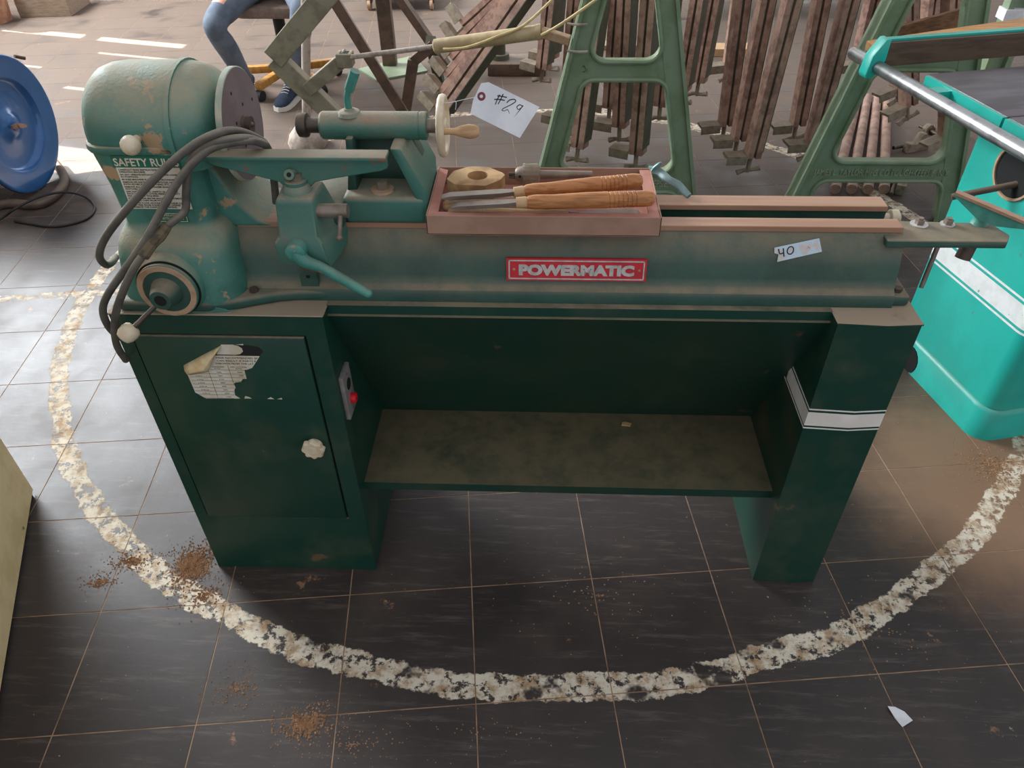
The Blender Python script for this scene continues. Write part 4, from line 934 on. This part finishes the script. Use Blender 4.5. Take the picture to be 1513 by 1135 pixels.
h_ = link('black_cable', B().tube([Pz(-20, 335, .006) - hz, Pz(5, 321, .02) - hz, Pz(20, 310, .05) - hz, Pz(40, 299, .052) - hz, Pz(65, 289, .052) - hz, Pz(98, 284, .048) - hz, Pz(126, 291, .012) - hz, Pz(140, 306, .006) - hz, Pz(130, 322, .006) - hz, Pz(105, 331, .006) - hz, Pz(75, 335, .006) - hz, Pz(45, 331, .006) - hz, Pz(22, 327, .006) - hz], .0055, 8).mesh('black_cable', 70), 'bcable'); h_.location = hz
tag(h_, 'thin black cable looped on the floor beside the hose', 'cable')

# ------------------------------------------------------------------ beige cabinet at the left
ba, bb = Vector((-.614, .232, 0)), Vector((-.357, -.396, 0)); bdv = (bb - ba).normalized(); bn = Vector((-bdv.y, bdv.x, 0))
bc = thing('beige_cabinet', 'beige painted cabinet standing left of the lathe', 'cabinet', tuple(ba), math.atan2(bdv.y, bdv.x))
part('body', B().box(0, .9, -.5, -.004, .015, .85).bev(.003, 1), 'beige', bc)
part('side_panel', B().box(-.002, .902, -.004, 0, .012, .85), 'beige', bc)
for x in (.02, .85): part('foot', B().cyl((x, -.012, 0), (x, -.012, .02), .012, n=12), 'dsteel', bc)

# ------------------------------------------------------------------ seated person and chair
co = Vector((-.77, 3.62, 0))
chair = thing('office_chair', 'swivel chair with yellow wooden star base and padded seat', 'chair', tuple(co))
part('seat', B().loft([rrect(-.22, .22, -.20, .24, .09, z, 6) for z in (.43, .45, .49)]).bev(.015, 2, 50), 'seat', chair)
part('seat_column', B().cyl((0, 0, .10), (0, 0, .43), .022).cyl((0, 0, .28), (0, 0, .43), .035), 'ink', chair)
part('hub', B().cyl((0, 0, .07), (0, 0, .13), .05), 'ywood', chair)
part('back_support', B().box(-.03, .03, .22, .26, .44, .75), 'ink', chair); part('backrest', B().box(-.2, .2, .22, .27, .7, 1.05).bev(.02, 3), 'seat', chair)
for k in range(5):
    a = math.radians(-110 + 72 * k); d = Vector((math.cos(a), math.sin(a), 0))
    part('base_leg', beam(B(), d * .03 + Vector((0, 0, .10)), d * .31 + Vector((0, 0, .082)), .045, .045).bev(.008, 2), 'ywood', chair)
    cs = part('caster', B().cyl(d * .31 + Vector((-d.y, d.x, 0)) * .022 + Vector((0, 0, .030)), d * .31 - Vector((-d.y, d.x, 0)) * .022 + Vector((0, 0, .030)), .030, n=18), 'ink', chair)
person = thing('person', 'person in blue jeans and navy canvas shoes sitting on the swivel chair', 'person', tuple(co))
def q(u, v, y): return Py(u, v, y) - co
hipc = Vector((.02, .06, .615))
KL, KR = q(313, 38, 3.20), q(448, 16, 3.18)
AL, AR = Vector((-.150, -.20, .10)), Pz(428, 128, .09) - co
AL = Py(365, 122, 3.46) - co
J = {}; V = []; E_ = []; RAD = []
def node(nm, p, r, par=None):
    J[nm] = len(V); V.append(Vector(p)); RAD.append(r)
    if par: E_.append((J[par], J[nm]))
node('pel', hipc, .13); node('bel', hipc + Vector((0, .0, .16)), .135, 'pel'); node('che', hipc + Vector((0, .0, .38)), .15, 'bel'); node('nck', hipc + Vector((0, -.02, .56)), .06, 'che')
node('nk2', hipc + Vector((0, -.04, .64)), .055, 'nck'); node('hd', hipc + Vector((0, -.06, .73)), .09, 'nk2'); node('hd2', hipc + Vector((0, -.06, .82)), .085, 'hd')
for s, K_, A_, sd in (('l', KL, AL, -1), ('r', KR, AR, 1)):
    node(s + 'hip', hipc + Vector((sd * .10, -.05, -.02)), .105, 'pel'); node(s + 'th', hipc.lerp(K_, .55) + Vector((sd * .035, 0, .02)), .088, s + 'hip')
    node(s + 'kn', K_, .070, s + 'th'); node(s + 'cf', K_.lerp(A_, .4) + Vector((0, .02, 0)), .066, s + 'kn'); node(s + 'an', A_, .048, s + 'cf')
    node(s + 'sh', hipc + Vector((sd * .19, 0, .48)), .07, 'che'); node(s + 'el', hipc + Vector((sd * .27, -.08, .20)), .048, s + 'sh')
    wr = hipc.lerp(K_, .52) + Vector((sd * .04, 0, .125)); node(s + 'wr', wr, .030, s + 'el')
    hdv = (K_ - hipc).normalized(); hd = wr + hdv * .05 + Vector((0, 0, -.008)); node(s + 'pm', hd, .034, s + 'wr')
    sv = Vector((-hdv.y, hdv.x, 0)).normalized()
    for i in range(4):
        f0 = hd + sv * (.027 - .018 * i) + hdv * .035; l_ = (.032, .036, .034, .026)[i]
        node(f'{s}f{i}', f0, .0095, s + 'pm'); node(f'{s}g{i}', f0 + hdv * l_ + Vector((0, 0, -.006)), .009, f'{s}f{i}'); node(f'{s}h{i}', f0 + hdv * l_ * 1.8 + Vector((0, 0, -.022)), .008, f'{s}g{i}')
    node(s + 't0', hd + sv * .038 * (1 if sd > 0 else -1) - hdv * .005, .011, s + 'pm'); node(s + 't1', hd + sv * .055 * (1 if sd > 0 else -1) + hdv * .03, .009, s + 't0')
me = bpy.data.meshes.new('body'); me.from_pydata(V, E_, []); bo = bpy.data.objects.new('body', me); COL.objects.link(bo)
sk = bo.modifiers.new('skin', 'SKIN'); sk.use_smooth_shade = True
for i, r in enumerate(RAD): me.skin_vertices[0].data[i].radius = (r, r)
me.skin_vertices[0].data[0].use_root = True
su = bo.modifiers.new('sub', 'SUBSURF'); su.levels = 2; su.render_levels = 2
bpy.context.view_layer.update()
bme = bpy.data.meshes.new_from_object(bo.evaluated_get(bpy.context.evaluated_depsgraph_get()))
bpy.data.objects.remove(bo)
bme.materials.clear()
for k in ('jeans', 'shirt', 'skin'): bme.materials.append(M[k])
segs = [(V[a], V[b_], a, b_) for a, b_ in E_]
names = {v: k for k, v in J.items()}
def zone(nm):
    if nm in ('pel',) or nm[1:] in ('hip', 'th', 'kn', 'cf', 'an'): return 0
    if nm in ('bel', 'che') or nm[1:] in ('sh', 'el'): return 1
    return 2
for f in bme.polygons:
    c = f.center; best = min(range(len(V)), key=lambda i: (V[i] - c).length - RAD[i]); f.material_index = zone(names[best]); f.use_smooth = True
link('body', bme, None, person)
part('hair', B().ball(V[J['hd']] + Vector((0, .012, .045)), .108, (1, 1.05, 1.0), 20), 'hair', person)
for s in (-1, 1):
    part('ear', B().ball(V[J['hd']] + Vector((s * .098, -.005, -.01)), .028, (.4, .8, 1), 10), 'skin', person)
    part('eye', B().ball(V[J['hd']] + Vector((s * .034, -.088, .005)), .011, n=10), 'ink', person)
part('nose', B().ball(V[J['hd']] + Vector((0, -.098, -.02)), .016, (.8, 1, 1.5), 10), 'skin', person)
part('mouth', B().ball(V[J['hd']] + Vector((0, -.086, -.058)), .022, (1.1, .4, .3), 10), 'terra', person)
def shoe(A_, tip):
    A_ = Vector((A_.x, A_.y, 0)); d = (Vector((tip.x, tip.y, 0)) - A_).normalized(); sd = Vector((-d.y, d.x, 0))
    def sec(t, w, z0, z1, nn=12): return [A_ + d * t + sd * w * math.cos(2 * math.pi * k / nn) + Vector((0, 0, (z0 + z1) / 2 + (z1 - z0) / 2 * math.sin(2 * math.pi * k / nn))) for k in range(nn)]
    up_ = part('shoe', B().loft([sec(-.075, .02, .03, .07), sec(-.065, .036, .02, .10), sec(-.02, .040, .02, .118), sec(.03, .040, .02, .105), sec(.08, .045, .018, .082), sec(.13, .048, .018, .066), sec(.17, .040, .018, .052), sec(.19, .018, .02, .04)]), 'shoe', person, 'navy canvas shoe with white sole', ang=80)
    pts = [(-.082, 0), (-.07, .036), (0, .040), (.08, .048), (.14, .050), (.18, .038), (.198, 0), (.18, -.038), (.14, -.050), (.08, -.048), (0, -.040), (-.07, -.036)]
    part('sole', B().loft([[A_ + d * t + sd * w + Vector((0, 0, z)) for t, w in pts] for z in (.002, .028)]), 'sole', up_)
    for k in range(4):
        c_ = A_ + d * (.035 + .018 * k) + Vector((0, 0, .108 - .009 * k)); part('lace', B().tube([c_ - sd * .022 - Vector((0, 0, .006)), c_, c_ + sd * .022 - Vector((0, 0, .006))], .003, 6, 3), 'sole', up_)
shoe(AL + Vector((0, .01, 0)), AL + Vector((.035, -.17, 0))); shoe(AR + Vector((0, .02, 0)), Pz(414, 165) - co)

# ------------------------------------------------------------------ loose stuff on the floor
def crumbs(name, label, spots):
    bm = bmesh.new()
    for (u, v, n_, rx, ry, smax) in spots:
        c = Pz(u, v)
        for _ in range(n_):
            r = abs(random.gauss(0, .5)); a = random.uniform(0, 2 * math.pi)
            p = c + Vector((math.cos(a) * r * rx, math.sin(a) * r * ry, 0))
            if -.005 < p.x < WC + .005 and -.005 < p.y < .43 or L1 - .005 < p.x < L2 + .005 and -.012 < p.y < .43 or (Matrix.Rotation(-SR, 3, 'Z') @ (p - so)).x > -.005 and (Matrix.Rotation(-SR, 3, 'Z') @ (p - so)).y > -.005: continue
            s = random.uniform(.0010, smax) * (1.25 - .5 * min(r, 1.2))
            vs = [bm.verts.new(p + Vector((s * math.cos(t + a), s * math.sin(t + a), 0))) for t in (0, 1.6, 3.1, 4.7)]
            tp_ = bm.verts.new(p + Vector((random.uniform(-.4, .4) * s, random.uniform(-.4, .4) * s, s * 1.1)))
            for k in range(4): bm.faces.new((vs[k], vs[(k + 1) % 4], tp_))
    me = bpy.data.meshes.new(name); bm.to_mesh(me); bm.free()
    o = link(name, me, 'dirt'); tag(o, label, 'sawdust', kind='stuff'); return o
crumbs('sawdust_crumbs', 'brown sawdust crumbs scattered on the dark floor tiles', [(285, 835, 1500, .075, .085, .0042), (195, 830, 350, .08, .05, .0035), (150, 860, 200, .07, .04, .003), (450, 1070, 700, .085, .055, .0034), (350, 1020, 220, .12, .10, .0026), (300, 880, 250, .10, .08, .0035), (1470, 690, 700, .16, .14, .003), (520, 1100, 150, .2, .08, .0022), (880, 880, 120, .3, .2, .0024), (1280, 930, 150, .4, .25, .0024), (700, 1080, 60, .4, .1, .002)])
pr = Pz(1328, 1060)
sc_ = [(1310, 1046), (1322, 1045), (1336, 1052), (1347, 1067), (1333, 1075), (1322, 1062)]
o = link('paper_scrap', B().loft([[Pz(u, v) - pr + Vector((0, 0, .001 + d + (.006 if i in (0, 3) else 0))) for i, (u, v) in enumerate(sc_)] for d in (0, .0005)]).mesh('paper_scrap'), 'paper'); o.location = pr
tag(o, 'small torn white paper scrap on the dark floor', 'paper scrap')
p = Pz(925, 628, .285); o = link('wood_chip', B().loft([[Vector((x, y, z)) for x, y in ((-.012, -.004), (.010, -.007), (.014, .002), (.0, .008), (-.010, .006))] for z in (0, .004)]).mesh('wood_chip'), 'paleh'); o.location = (p.x, p.y, .2855)
tag(o, 'pale wood chip lying on the lathe shelf', 'wood chip')
